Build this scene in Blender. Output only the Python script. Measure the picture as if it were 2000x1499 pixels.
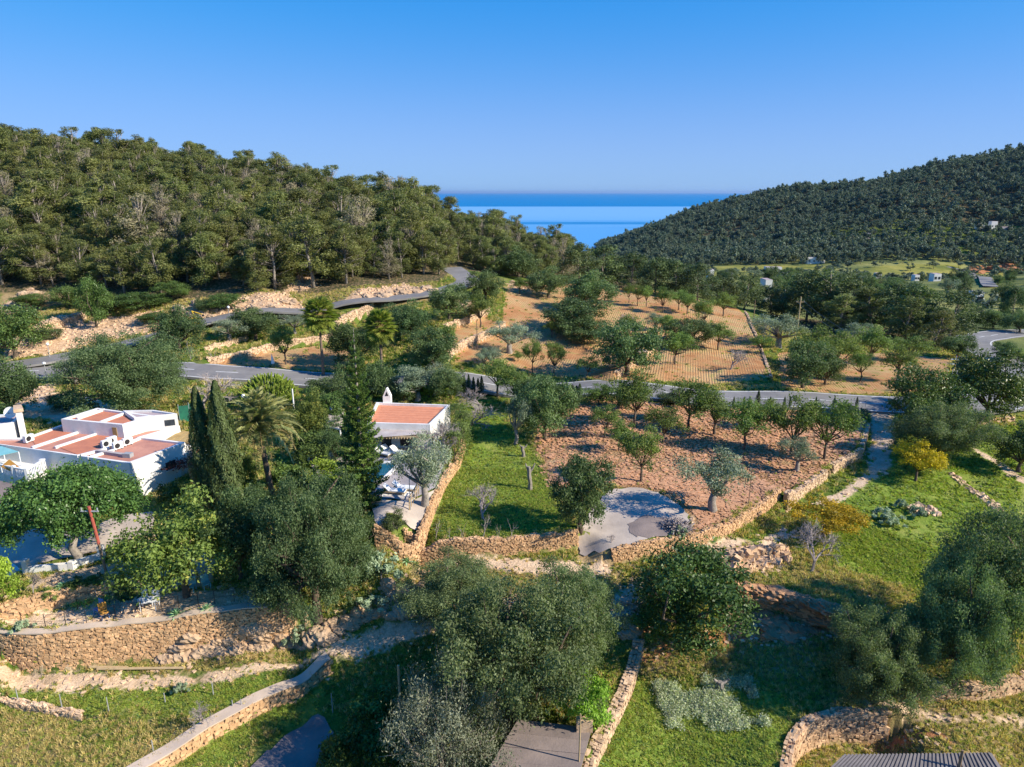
import bpy, math, random
import numpy as np
from mathutils import Vector, Matrix
from mathutils.geometry import delaunay_2d_cdt
random.seed(7); RNG = np.random.default_rng(11)
for o in list(bpy.data.objects): bpy.data.objects.remove(o, do_unlink=True)
S = bpy.context.scene
COL = S.collection
R = math.radians
# ------------------------------------------------------------------ camera, sky, sun, exposure
CAMZ = 25.0; PITCH = R(15.65); F = 1333.0
cd = bpy.data.cameras.new('camera'); cam = bpy.data.objects.new('camera', cd); COL.objects.link(cam)
cam.location = (0, 0, CAMZ); cam.rotation_euler = (R(90) - PITCH, 0, 0)
cd.sensor_width = 36.0; cd.lens = 36.0 * F / 2000.0; cd.clip_start = 0.5; cd.clip_end = 300000
S.camera = cam
SUN_EL = R(33); SUN_AZ = math.atan2(0.955, -0.30)          # azimuth from +Y towards +X
W = bpy.data.worlds.new('World'); S.world = W; W.use_nodes = True
nt = W.node_tree; nt.nodes.clear()
sky = nt.nodes.new('ShaderNodeTexSky'); sky.sky_type = 'NISHITA'; sky.sun_disc = False
sky.sun_elevation = SUN_EL; sky.sun_rotation = SUN_AZ
sky.altitude = 0; sky.air_density = 1.0; sky.dust_density = 0.0; sky.ozone_density = 10.0
# colour response of the whole sky: compresses the range so that zenith and horizon stay blue
hs = nt.nodes.new('ShaderNodeHueSaturation'); hs.inputs['Saturation'].default_value = 1.2; nt.links.new(sky.outputs[0], hs.inputs['Color'])
sx_ = nt.nodes.new('ShaderNodeSeparateColor'); nt.links.new(hs.outputs[0], sx_.inputs[0]); cx_ = nt.nodes.new('ShaderNodeCombineColor')
def _m(op, a, b):
    m = nt.nodes.new('ShaderNodeMath'); m.operation = op
    for i, v in enumerate((a, b)):
        if isinstance(v, (int, float)): m.inputs[i].default_value = v
        else: nt.links.new(v, m.inputs[i])
    return m.outputs[0]
SKYK = 0.13
_r = _m('POWER', _m('MULTIPLY', sx_.outputs[0], SKYK), 1.2); _g = _m('MULTIPLY', sx_.outputs[1], SKYK); _b = _m('MULTIPLY', sx_.outputs[2], SKYK)
nt.links.new(_m('MULTIPLY', _m('DIVIDE', _r, _m('ADD', _r, .06)), .36 / SKYK), cx_.inputs[0])
nt.links.new(_m('MULTIPLY', _m('DIVIDE', _g, _m('ADD', _g, .30)), .78 / SKYK), cx_.inputs[1])
nt.links.new(_m('MULTIPLY', _m('POWER', _b, .3), 1.0 / SKYK), cx_.inputs[2])
bg = nt.nodes.new('ShaderNodeBackground'); bg.inputs['Strength'].default_value = SKYK
wo = nt.nodes.new('ShaderNodeOutputWorld')
vs_ = nt.nodes.new('ShaderNodeVectorMath'); vs_.operation = 'SCALE'; vs_.inputs['Scale'].default_value = .63; nt.links.new(cx_.outputs[0], vs_.inputs[0]); nt.links.new(vs_.outputs[0], bg.inputs[0]); nt.links.new(bg.outputs[0], wo.inputs[0])
sl = bpy.data.lights.new('sun', 'SUN'); sl.energy = 5.0; sl.angle = R(0.53); sl.color = (1.0, 0.90, 0.74)
sun = bpy.data.objects.new('sun', sl); COL.objects.link(sun)
sd = Vector((math.sin(SUN_AZ) * math.cos(SUN_EL), math.cos(SUN_AZ) * math.cos(SUN_EL), math.sin(SUN_EL)))
sun.rotation_euler = sd.to_track_quat('Z', 'Y').to_euler(); sun.location = sd * 60
S.view_settings.view_transform = 'Standard'; S.view_settings.look = 'None'
S.view_settings.gamma = 1.0; S.view_settings.exposure = 0.68; S.view_settings.use_curve_mapping = False
S.render.engine = 'CYCLES'; S.cycles.max_bounces = 5; S.cycles.diffuse_bounces = 3; S.cycles.transparent_max_bounces = 6
try: S.cycles.use_denoising = True
except Exception: pass

# ------------------------------------------------------------------ photo geometry helpers
CT, ST = math.cos(PITCH), math.sin(PITCH)
def ray(px, py):
    a = (px - 1000.0) / F; b = (749.5 - py) / F
    return np.array([a, CT + b * ST, -ST + b * CT])
def pz(px, py, z):                      # where the line of sight meets the level z
    d = ray(px, py); t = (z - CAMZ) / d[2]
    return np.array([d[0] * t, d[1] * t, z])
def pw(px, Y, z):                       # a point on the bearing of column px at distance Y
    return np.array([(px - 1000.0) / F * Y * 1.03, Y, z])
def proj(p):
    x, y, z = p[..., 0], p[..., 1], p[..., 2] - CAMZ
    dep = y * CT - z * ST; up = y * ST + z * CT
    return 1000 + F * x / dep, 749.5 - F * up / dep, dep

# ------------------------------------------------------------------ terrain
CTRL = [pz(*c) for c in [
 # main orchard and road level
 (1050,860,0),(1250,900,0),(1450,900,-.1),(1640,885,-.3),(1100,950,-.1),(1250,1010,-.2),(1420,980,-.3),
 (950,880,-.2),(950,1000,-.4),(850,1045,-.5),(1100,1035,-.4),
 (20,735,.4),(200,715,.4),(400,728,.3),(600,737,.2),(800,746,.1),(1000,755,0),(1200,762,0),(1400,772,0),(1600,780,0),(1740,792,-.2),(1850,800,-.5),
 # house terraces
 (60,1000,-.6),(200,1000,-.6),(330,960,-.4),(450,940,-.2),(560,900,0),(650,850,.1),(800,850,.3),(780,950,.4),(780,1030,.1),(600,980,-.4),(500,1080,-1.2),
 (650,1090,-1.6),(300,1080,-1.1),(60,800,.2),(300,1180,-2.4),
 # tracks below
 (900,1100,-1.7),(1100,1110,-1.7),(1300,1085,-1.6),(1450,1040,-1.5),(1600,975,-1.1),(1690,890,-.7),(1720,830,-.4),
 (1500,1085,-2.1),(1750,1000,-1.8),(1700,1120,-2.8),(1900,900,-1.6),(1990,1000,-2.2),(1950,840,-1.2),(1850,1100,-3.0),
 # foreground
 (100,1215,-3.2),(300,1230,-3.6),(500,1220,-3.6),(0,1320,-5.1),(200,1325,-5.2),(400,1310,-5.2),(600,1270,-4.6),(750,1220,-3.6),
 (900,1200,-3.0),(1100,1190,-2.7),(1200,1160,-2.4),(300,1420,-5.8),(50,1480,-6.2),(450,1480,-6.5),(650,1430,-6.4),(800,1380,-5.8),
 (1050,1480,-6.2),(1150,1350,-5.2),(1000,1300,-4.6),(1300,1320,-4.9),(1450,1400,-5.5),(1300,1480,-6.0),(1550,1290,-4.4),(1500,1190,-3.4),
 (1700,1350,-5.0),(1850,1320,-4.8),(1980,1350,-4.8),(1980,1180,-3.4),(1800,1480,-7.2),(1980,1450,-6.2),(1650,1470,-7.2),(1560,1520,-6.6),
 # across the road
 (1000,740,.3),(1200,715,.8),(1350,735,.5),(1480,740,.2),(1450,650,1),(1300,665,1.6),(1200,620,2.8),(1050,600,4.2),(1300,590,2.6),(1420,610,1.2),
 (950,660,2.6),(880,640,4.2),(860,700,1.5),(700,690,1.5),(560,690,1.2),(450,690,1.2),(450,650,2.8),(620,645,3.0),(760,630,4.0),(1000,560,6),
 (1570,735,-.6),(1700,730,-1),(1820,720,-1.6),(1560,642,-4),(1700,680,-2.4),(1650,650,-4.2),
 (1900,672,-3.2),(1990,660,-4),(1990,750,-1.2),
 (260,660,2.6),(130,690,1.2),(310,640,3.4),(450,622,4.6),(560,608,5.2),(650,603,5.6),(780,583,6.6),(850,573,7.2),(895,545,8.4),(60,640,3.6),(100,600,5.4),(0,575,7),
 (250,600,5.6),(400,590,6.6),(520,590,6.8),(700,570,8),
 ]] + [pw(*c) for c in [
 (-300,230,38),(0,230,33.5),(160,232,33),(260,235,31),(380,238,28.5),(500,240,26),(600,240,22.5),(680,240,19),(740,240,16.5),(850,222,14.5),(905,232,8),(950,236,8.5),(1000,240,5.5),(1090,250,.2),
 (0,170,18),(300,170,17),(550,170,15),(720,170,11.5),(850,170,10),(980,170,6.5),(1100,180,3),(-400,150,14),
 (-300,320,30),(0,330,24),(500,340,12),(850,340,-5),(1100,340,-15),
 (1150,280,-4.5),(1250,280,-9),(1350,260,-9.5),(1450,200,-7),(1570,190,-7),(1700,190,-8),(1830,170,-6),(2000,180,-7),(2300,200,-8),(1200,200,1),(1300,170,.5),
 (1500,400,-23),(1700,353,-21),(1900,250,-14),(2000,400,-20),(2300,400,-12),(1600,640,-40),(1800,640,-38),(2000,640,-34),(1400,640,-41),(1200,640,-52),
 (1200,833,-52),(1100,600,-48),(1100,900,-84),(1100,1300,-95),
 (1160,1350,-78),(1250,1290,-46),(1350,1200,-9),(1500,1150,24),(1640,1100,26),(1750,1030,58),(1900,1000,70),(2000,950,86),(2300,900,120),
 (1400,800,-36),(1600,820,-10),(1800,800,6),(2000,760,16),(1500,740,-34),(1900,700,-26),
 (1250,1600,-90),(1500,1500,-60),(1700,1500,-30),(2000,1500,30),(2600,1300,90),(1500,1900,-95),(2000,2100,-95),(2800,2000,-60),
 (0,600,-30),(0,1000,-95),(600,600,-60),(600,1000,-95),(-900,400,20),(-1200,900,-90),(-900,100,8),(2900,90,-6),(2900,30,-8),(-900,30,-5),(1000,14,-8),(300,1600,-110),(1000,2200,-110)]]
CTRL = np.array(CTRL)
# retaining walls: (top edge in photo columns/rows, level of the top, drop, reach); the lower ground is on the right of travel
WALLS = {
 'curve':   ([(-90,1205),(-40,1222),(0,1232),(60,1237),(150,1229),(260,1214),(370,1205),(470,1195),(570,1182)], -2.2, 2.8, 7),
 'upleft':  ([(-60,1192),(0,1180),(32,1172),(80,1162),(133,1150),(226,1134)], -1.0, 1.2, 4),
 'front':   ([(790,1054),(830,1058),(950,1058),(1050,1050),(1128,1042)], -.2, 1.3, 5),
 'right1':  ([(1195,1070),(1290,1058),(1400,1035),(1460,1005),(1520,963)], -.4, 1.0, 4),
 'right2':  ([(1535,972),(1575,945),(1612,922)], -.5, .9, 3),
 'right3':  ([(1625,912),(1655,895),(1682,884)], -.4, .8, 3),
 'right4':  ([(1684,872),(1690,850),(1696,828)], -.1, .8, 3),
 'pool':    ([(732,1042),(812,1046),(838,990),(868,930),(893,898),(905,860)], .9, 1.1, 4),
 'botleft': ([(190,1552),(280,1498),(340,1463),(420,1415),(500,1376),(575,1338),(645,1308)], -5.4, .9, 4),
 'lowleft': ([(-40,1366),(60,1380),(160,1393)], -5.5, .3, 3),
 'ridge':   ([(1135,1530),(1180,1440),(1215,1370),(1238,1310),(1250,1272)], -4.7, .7, 3),
 'botright':([(1535,1530),(1540,1470),(1558,1425),(1600,1402),(1660,1396),(1732,1400)], -5.3, 1.9, 5),
 'right5':  ([(1815,1342),(1900,1348),(1960,1338),(2040,1318)], -4.3, .8, 3),
 'cliff':   ([(1440,1152),(1500,1160),(1560,1178),(1610,1196),(1670,1222)], -2.4, 1.3, 6),
 'up1':     ([(405,701),(450,694),(530,672),(620,660),(668,655)], 2.4, 1.0, 4),
 'up2':     ([(398,678),(440,668),(482,658)], 2.9, .8, 3),
 'up3':     ([(655,618),(690,611),(728,605)], 5.3, 1.6, 5),
 'up4':     ([(872,688),(900,672),(940,652),(985,634)], 3.2, 1.2, 4),
 'up5':     ([(868,634),(910,622),(955,606)], 4.8, 1.0, 3),
 'up6':     ([(1204,728),(1230,705),(1262,682),(1300,660)], 2.0, 1.2, 4),
 'up7':     ([(1506,738),(1490,690),(1475,655),(1456,608)], .6, .7, 4),
 'up8':     ([(60,640),(110,628),(165,618)], 4.6, 1.2, 4),
}
FAULT = []
for k, (pts, z, drop, L) in WALLS.items():
    P = np.array([pz(x, y, z)[:2] for x, y in pts]); FAULT.append((P, drop, L))
def seg_dist(X, Y, P):
    best = np.full(X.shape, 1e9); side = np.zeros(X.shape); endd = np.zeros(X.shape)
    n = len(P) - 1
    for i in range(n):
        a = P[i]; d = P[i + 1] - a; L2 = d @ d
        t = ((X - a[0]) * d[0] + (Y - a[1]) * d[1]) / L2
        tc = np.clip(t, 0, 1)
        dx = X - a[0] - tc * d[0]; dy = Y - a[1] - tc * d[1]
        dd = np.hypot(dx, dy); m = dd < best - 1e-6
        s = np.sign((Y - a[1]) * d[0] - (X - a[0]) * d[1])
        over = np.zeros(X.shape)
        if i == 0: over = np.where(t < 0, -t * math.sqrt(L2), over)
        if i == n - 1: over = np.where(t > 1, (t - 1) * math.sqrt(L2), over)
        best = np.where(m, dd, best); side = np.where(m, s, side); endd = np.where(m, over, endd)
    return best, side, endd
def warp(X, Y):
    Rr = np.sqrt(X * X + Y * Y); A = np.clip(np.arctan2(X, Y), -1.25, 1.25)
    return A * 2.0, np.log(np.maximum(Rr, 13.0))
def _phi(r2): return 0.5 * r2 * np.log(r2 + 1e-9)
def faultz(x, y):
    z = np.zeros(x.shape)
    for P, drop, L in FAULT:
        d, s, e = seg_dist(x, y, P)
        z += s * drop * .5 * np.minimum(1, d / .12) * np.exp(-(d / L) ** 2) * np.exp(-(e / 1.2) ** 2)
    return z
_ex = []
for (k, (pts, z, drop, L)), (P, _d, _l) in zip(WALLS.items(), FAULT):
    for i in range(len(P) - 1):
        a, b = P[i], P[i + 1]; t = (b - a) / np.linalg.norm(b - a); nn = np.array([t[1], -t[0]])
        for f in ((.5,) if np.linalg.norm(b - a) < 6 else (.25, .75)):
            c = a + (b - a) * f
            _ex.append([*(c + nn * 1.1), z - drop]); _ex.append([*(c - nn * 1.1), z])
CTRL = np.array([c for c in CTRL if min(np.min(np.abs(seg_dist(c[:1], c[1:2], P)[0])) for P, _d, _l in FAULT) > 2.2])
CTRL = np.concatenate([CTRL, np.array(_ex)])
cu, cv = warp(CTRL[:, 0], CTRL[:, 1])
_n = len(CTRL)
_A = _phi((cu[:, None] - cu) ** 2 + (cv[:, None] - cv) ** 2) + np.eye(_n) * 0.002
_P = np.stack([np.ones(_n), cu, cv], 1)
_M = np.block([[_A, _P], [_P.T, np.zeros((3, 3))]])
_w = np.linalg.solve(_M, np.concatenate([CTRL[:, 2] - faultz(CTRL[:, 0], CTRL[:, 1]), np.zeros(3)]))

def und(X, Y):
    return (np.sin(X * .9 + 1.3 * np.sin(Y * .37)) * np.cos(Y * .8 + np.sin(X * .41)) * .06 + np.sin(X * .31 + Y * .17) * .08
            + np.sin(X * 2.3 + 2 * np.sin(Y * 1.1)) * np.sin(Y * 2.1 + X * .6) * .022)
def H(X, Y):
    X = np.atleast_1d(np.asarray(X, float)); Y = np.atleast_1d(np.asarray(Y, float))
    sh = X.shape; X = X.ravel(); Y = Y.ravel(); out = np.empty(X.shape)
    for i in range(0, len(X), 60000):
        x = X[i:i + 60000]; y = Y[i:i + 60000]
        u, v = warp(x, y)
        z = _phi((u[:, None] - cu) ** 2 + (v[:, None] - cv) ** 2) @ _w[:_n] + _w[_n] + _w[_n + 1] * u + _w[_n + 2] * v
        for P, drop, L in FAULT:
            mn = P.min(0) - L * 2.2; mx = P.max(0) + L * 2.2
            m = (x > mn[0]) & (x < mx[0]) & (y > mn[1]) & (y < mx[1])
            if not m.any(): continue
            d, s, e = seg_dist(x[m], y[m], P)
            z[m] += s * drop * .5 * np.minimum(1, d / .12) * np.exp(-(d / L) ** 2) * np.exp(-(e / 1.2) ** 2)
        Rr = np.hypot(x, y)
        z += und(x, y) * np.clip(Rr / 40, .5, 1.2)
        z += np.clip((Rr - 500) / 400, 0, 1) * 3.0 * np.sin(x / 37 + 2 * np.sin(y / 61)) * np.sin(y / 43)
        out[i:i + 60000] = z
    return out.reshape(sh)
_T = np.exp(np.linspace(math.log(12), math.log(2500), 900))
def G(px, py):                          # where the line of sight meets the ground
    d = ray(px, py); x = d[0] * _T; y = d[1] * _T; z = CAMZ + d[2] * _T
    hgt = H(x, y); below = np.nonzero(z < hgt)[0]
    if len(below) == 0: i = len(_T) - 1; return np.array([x[i], y[i], hgt[i]])
    i = max(below[0], 1)
    f0 = z[i - 1] - hgt[i - 1]; f1 = z[i] - hgt[i]; k = f0 / (f0 - f1)
    t = _T[i - 1] + (_T[i] - _T[i - 1]) * k
    return np.array([d[0] * t, d[1] * t, float(H(d[0] * t, d[1] * t)[0])])
def hz(x, y): return float(H(x, y)[0])
def height_to(p, py):                   # height above p whose image row is py
    b = (749.5 - py) / F
    z = p[1] * (-ST + b * CT) / (CT + b * ST)
    return CAMZ + z - p[2]
def depth(p): return p[1] * CT - (p[2] - CAMZ) * ST

# ------------------------------------------------------------------ objects
def tag(o, label=None, cat=None, group=None, kind=None):
    if label: o['label'] = label
    if cat: o['category'] = cat
    if group: o['group'] = group
    if kind: o['kind'] = kind
    return o
class MB:
    def __init__(s): s.v = []; s.f = []; s.m = []; s.a = []; s.n = 0
    def add(s, verts, faces, mat=0, val=.5):
        verts = np.asarray(verts, float).reshape(-1, 3); n = s.n
        s.v.append(verts); s.n += len(verts)
        s.a.append(np.full(len(verts), val) if np.isscalar(val) else np.asarray(val))
        for f in faces: s.f.append([i + n for i in f])
        s.m += [mat] * len(faces)
    def addq(s, verts, farr, mat=0, val=.5):
        n = s.n; s.v.append(verts); s.n += len(verts)
        s.a.append(np.full(len(verts), val) if np.isscalar(val) else np.asarray(val))
        s.f += (farr + n).tolist(); s.m += [mat] * len(farr)
    def box(s, c, size, rz=0, mat=0, val=.5):
        x, y, z = [q / 2 for q in size]; ca, sa = math.cos(rz), math.sin(rz)
        V = [(sx * x, sy * y, sz * z) for sz in (-1, 1) for sx, sy in ((-1, -1), (1, -1), (1, 1), (-1, 1))]
        V = [(c[0] + a * ca - b * sa, c[1] + a * sa + b * ca, c[2] + d) for a, b, d in V]
        s.add(V, [(3, 2, 1, 0), (4, 5, 6, 7), (0, 1, 5, 4), (1, 2, 6, 5), (2, 3, 7, 6), (3, 0, 4, 7)], mat, val)
    def prism(s, poly, z0, z1, mat=0, val=.5):
        n = len(poly); V = [(p[0], p[1], z0) for p in poly] + [(p[0], p[1], z1) for p in poly]
        s.add(V, [tuple(range(n))[::-1], tuple(range(n, 2 * n))] + [(i, (i + 1) % n, n + (i + 1) % n, n + i) for i in range(n)], mat, val)
    def tube(s, pts, rad, sides=6, mat=0, val=.5, cap=True):
        pts = [Vector(p) for p in pts]; V = []; n = len(pts)
        for i, p in enumerate(pts):
            t = (pts[min(i + 1, n - 1)] - pts[max(i - 1, 0)]).normalized()
            if t.length < 1e-6: t = Vector((0, 0, 1))
            a = t.orthogonal().normalized(); 
            ref = Vector((1, 0, 0)) if abs(t.x) < .8 else Vector((0, 1, 0))
            a = (ref - t * ref.dot(t)).normalized(); b = t.cross(a)
            r = rad[i] if hasattr(rad, '__len__') else rad
            for k in range(sides):
                q = 2 * math.pi * k / sides; V.append(p + (a * math.cos(q) + b * math.sin(q)) * r)
        Fc = [(i * sides + k, i * sides + (k + 1) % sides, (i + 1) * sides + (k + 1) % sides, (i + 1) * sides + k) for i in range(n - 1) for k in range(sides)]
        if cap: Fc += [tuple(range(sides))[::-1], tuple(range((n - 1) * sides, n * sides))]
        s.add([tuple(v) for v in V], Fc, mat, val)
    def mesh(s, name, mats, smooth=False):
        me = bpy.data.meshes.new(name)
        v = np.concatenate(s.v) if s.v else np.zeros((0, 3))
        me.from_pydata(v.tolist(), [], s.f)
        for m in (mats if isinstance(mats, (list, tuple)) else [mats]): me.materials.append(m)
        me.polygons.foreach_set('material_index', s.m)
        at = me.attributes.new('v', 'FLOAT', 'POINT'); at.data.foreach_set('value', np.concatenate(s.a).astype(np.float32))
        if smooth: me.polygons.foreach_set('use_smooth', [True] * len(me.polygons))
        me.update(); return me
    def obj(s, name, mats, parent=None, smooth=False, loc=None):
        o = bpy.data.objects.new(name, s.mesh(name, mats, smooth))
        COL.objects.link(o)
        if parent: o.parent = parent; 
        if loc is not None: o.location = loc
        return o
def empty(name, loc=(0, 0, 0), rz=0):
    o = bpy.data.objects.new(name, None); COL.objects.link(o); o.location = loc; o.rotation_euler = (0, 0, rz); o.empty_display_size = .2
    return o
def wobj(mb, name, mats, parent, smooth=False):
    """parts given in world coordinates under a parent that is only moved (no rotation)"""
    o = mb.obj(name, mats, parent, smooth); o.location = -parent.location; return o
# ------------------------------------------------------------------ materials
def new_mat(name):
    m = bpy.data.materials.new(name); m.use_nodes = True; nt = m.node_tree; nt.nodes.clear()
    out = nt.nodes.new('ShaderNodeOutputMaterial'); return m, nt, out
def N(nt, t, **kw):
    n = nt.nodes.new(t)
    for k, v in kw.items():
        if hasattr(n, k): setattr(n, k, v)
        else: n.inputs[k].default_value = v
    return n
def ramp(nt, cols, interp='LINEAR'):
    r = nt.nodes.new('ShaderNodeValToRGB'); e = r.color_ramp.elements; r.color_ramp.interpolation = interp
    while len(e) < len(cols): e.new(0.5)
    for i, (p, c) in enumerate(cols):
        e[i].position = p; e[i].color = (*c, 1) if len(c) == 3 else c
    return r
def mixc(nt, fac, a, b, mode='MIX'):
    m = nt.nodes.new('ShaderNodeMix'); m.data_type = 'RGBA'; m.blend_type = mode
    for s, v in ((m.inputs[0], fac), (m.inputs[6], a), (m.inputs[7], b)):
        if isinstance(v, bpy.types.NodeSocket): nt.links.new(v, s)
        elif isinstance(v, (int, float)): s.default_value = v
        else: s.default_value = (*v, 1)
    return m.outputs[2]
def math_(nt, op, a, b=0., c=0.):
    m = nt.nodes.new('ShaderNodeMath'); m.operation = op
    for i, v in enumerate((a, b, c)):
        if isinstance(v, bpy.types.NodeSocket): nt.links.new(v, m.inputs[i])
        elif i < len(m.inputs): m.inputs[i].default_value = v
    return m.outputs[0]
def noise(nt, vec, scale, detail=4, rough=.55, dist=0):
    n = nt.nodes.new('ShaderNodeTexNoise'); n.inputs['Scale'].default_value = scale; n.inputs['Detail'].default_value = detail
    n.inputs['Roughness'].default_value = rough; n.inputs['Distortion'].default_value = dist
    if vec is not None: nt.links.new(vec, n.inputs['Vector'])
    return n.outputs['Fac']
def sstep(nt, x, lo, hi):
    m = nt.nodes.new('ShaderNodeMapRange'); m.interpolation_type = 'SMOOTHSTEP'
    nt.links.new(x, m.inputs[0]); m.inputs[1].default_value = lo; m.inputs[2].default_value = hi
    return m.outputs[0]
def simple(name, c1, c2=None, scale=3, rough=.85, bump=.0, bscale=None, stretch=None, spec=.3, world=False):
    m, nt, out = new_mat(name)
    tc = nt.nodes.new('ShaderNodeTexCoord'); g = nt.nodes.new('ShaderNodeNewGeometry')
    vec = g.outputs['Position'] if world else tc.outputs['Object']
    if stretch:
        mp = nt.nodes.new('ShaderNodeMapping'); mp.inputs['Scale'].default_value = stretch; nt.links.new(vec, mp.inputs[0]); vec = mp.outputs[0]
    p = nt.nodes.new('ShaderNodeBsdfPrincipled'); p.inputs['Roughness'].default_value = rough; p.inputs['Specular IOR Level'].default_value = spec
    n1 = noise(nt, vec, scale, 6, .6)
    at = nt.nodes.new('ShaderNodeAttribute'); at.attribute_name = 'v'
    r = ramp(nt, [(.32, c1), (.68, c2 or [q * .75 for q in c1])]); nt.links.new(n1, r.inputs[0])
    mul = nt.nodes.new('ShaderNodeMapRange'); nt.links.new(at.outputs['Fac'], mul.inputs[0]); mul.inputs[3].default_value = .72; mul.inputs[4].default_value = 1.28
    vm = nt.nodes.new('ShaderNodeVectorMath'); vm.operation = 'SCALE'; nt.links.new(r.outputs[0], vm.inputs[0]); nt.links.new(mul.outputs[0], vm.inputs['Scale'])
    nt.links.new(vm.outputs[0], p.inputs['Base Color'])
    if bump:
        b = nt.nodes.new('ShaderNodeBump'); b.inputs['Strength'].default_value = min(1, bump); b.inputs['Distance'].default_value = .05 * max(1, bump)
        nt.links.new(noise(nt, vec, bscale or scale * 4, 5, .6), b.inputs['Height']); nt.links.new(b.outputs[0], p.inputs['Normal'])
    nt.links.new(p.outputs[0], out.inputs[0]); return m
def leafmat(name, dark, light, trans=.22, tint=None, rough=.55, gain=1.45):
    dark = [q * gain for q in dark]; light = [q * gain for q in light]; tint = [min(.8, q * 1.1) for q in tint] if tint else None
    m, nt, out = new_mat(name)
    at = nt.nodes.new('ShaderNodeAttribute'); at.attribute_name = 'v'
    oi = nt.nodes.new('ShaderNodeObjectInfo')
    r = ramp(nt, [(0, dark), (.75, light), (1, tint or [min(1, q * 1.25) for q in light])]); nt.links.new(at.outputs['Fac'], r.inputs[0])
    hsv = nt.nodes.new('ShaderNodeHueSaturation'); nt.links.new(r.outputs[0], hsv.inputs['Color'])
    mr = nt.nodes.new('ShaderNodeMapRange'); nt.links.new(oi.outputs['Random'], mr.inputs[0]); mr.inputs[3].default_value = .78; mr.inputs[4].default_value = 1.25
    nt.links.new(mr.outputs[0], hsv.inputs['Value'])
    m2 = math_(nt, 'FRACT', math_(nt, 'MULTIPLY', oi.outputs['Random'], 7.31))
    mh = nt.nodes.new('ShaderNodeMapRange'); nt.links.new(m2, mh.inputs[0]); mh.inputs[3].default_value = .482; mh.inputs[4].default_value = .514
    nt.links.new(mh.outputs[0], hsv.inputs['Hue'])
    p = nt.nodes.new('ShaderNodeBsdfPrincipled'); p.inputs['Roughness'].default_value = rough; p.inputs['Specular IOR Level'].default_value = .25
    t = nt.nodes.new('ShaderNodeBsdfTranslucent'); nt.links.new(hsv.outputs[0], p.inputs['Base Color'])
    br = nt.nodes.new('ShaderNodeVectorMath'); br.operation = 'MULTIPLY'; nt.links.new(hsv.outputs[0], br.inputs[0]); br.inputs[1].default_value = (1.3, 1.5, .7)
    nt.links.new(br.outputs[0], t.inputs[0])
    ms = nt.nodes.new('ShaderNodeMixShader'); ms.inputs[0].default_value = trans
    nt.links.new(p.outputs[0], ms.inputs[1]); nt.links.new(t.outputs[0], ms.inputs[2]); nt.links.new(ms.outputs[0], out.inputs[0])
    return m
L_CAROB = leafmat('carob_leaf', (.032,.056,.02), (.09,.132,.05), .3)
L_OAK   = leafmat('oak_leaf', (.022,.045,.012), (.075,.115,.028), .18, rough=.4)
L_FICUS = leafmat('ficus_leaf', (.022,.045,.01), (.07,.12,.03), .2, rough=.35)
L_ALMOND= leafmat('almond_leaf', (.05,.08,.02), (.125,.17,.045), .35)
L_OLIVE = leafmat('olive_leaf', (.07,.095,.062), (.16,.195,.125), .2)
L_PINE  = leafmat('pine_needle', (.046,.06,.018), (.145,.157,.05), .3)
L_DRYP  = leafmat('dry_pine_needle', (.10,.09,.05), (.21,.185,.11), .25)
L_DPINE = leafmat('dark_pine_needle', (.028,.045,.018), (.085,.115,.038), .2)
L_CYP   = leafmat('cypress_leaf', (.035,.055,.02), (.095,.125,.04), .15)
L_CYP2  = leafmat('dark_cypress_leaf', (.015,.03,.012), (.04,.065,.022), .15)
L_NORF  = leafmat('araucaria_leaf', (.025,.055,.012), (.085,.135,.025), .2)
L_PALM  = leafmat('palm_leaf', (.14,.15,.06), (.30,.31,.14), .3, tint=(.48,.42,.2))
L_FAN   = leafmat('fan_palm_leaf', (.05,.075,.012), (.17,.20,.035), .3)
L_YEL   = leafmat('yellow_blossom', (.13,.12,.015), (.46,.33,.015), .3, tint=(.62,.44,.02))
L_EUPH  = leafmat('euphorbia_green', (.07,.1,.015), (.2,.24,.035), .15)
L_LOQ   = leafmat('loquat_leaf', (.04,.07,.015), (.14,.19,.04), .25, tint=(.32,.3,.06))
L_SHRUB = leafmat('shrub_leaf', (.035,.062,.015), (.10,.15,.035), .25)
L_LIME  = leafmat('lime_leaf', (.08,.13,.015), (.2,.29,.04), .3)
L_AGAVE = leafmat('agave_leaf', (.12,.22,.12), (.24,.38,.2), .15)
L_SAGE  = leafmat('sage_leaf', (.1,.14,.08), (.25,.31,.2), .2)
L_BLUE  = leafmat('wormwood_leaf', (.20,.22,.15), (.38,.40,.29), .35)
L_BIGC  = leafmat('big_carob_leaf', (.042,.068,.028), (.12,.16,.068), .35)
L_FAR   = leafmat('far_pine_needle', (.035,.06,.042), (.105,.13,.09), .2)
L_GRASS = leafmat('grass_blade', (.12,.15,.022), (.24,.27,.06), .45, tint=(.38,.34,.11))
L_DRY   = leafmat('dry_grass_blade', (.2,.16,.06), (.42,.34,.14), .3)
L_LAWN  = leafmat('lawn_blade', (.125,.18,.022), (.235,.30,.05), .45, tint=(.42,.38,.10))
BARK  = simple('bark', (.16,.12,.09), (.075,.055,.04), 6, .95, .6, 14)
BARKG = simple('grey_bark', (.34,.30,.26), (.18,.155,.13), 6, .95, .6, 14)
TWIG  = simple('grey_twig', (.40,.345,.32), (.25,.21,.2), 3, .95)
BARKP = simple('palm_bark', (.27,.2,.15), (.13,.09,.06), 9, .95, 1, 20)
WHITE = simple('whitewash', (.82,.81,.78), (.66,.64,.60), .55, .8, .3, 5, world=True)
WHITEP= simple('white_paint', (.8,.8,.79), (.72,.72,.7), 2, .5)
TERRA = simple('terracotta_roof', (.58,.22,.12), (.42,.16,.10), .7, .85, .4, 14, world=True)
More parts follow.
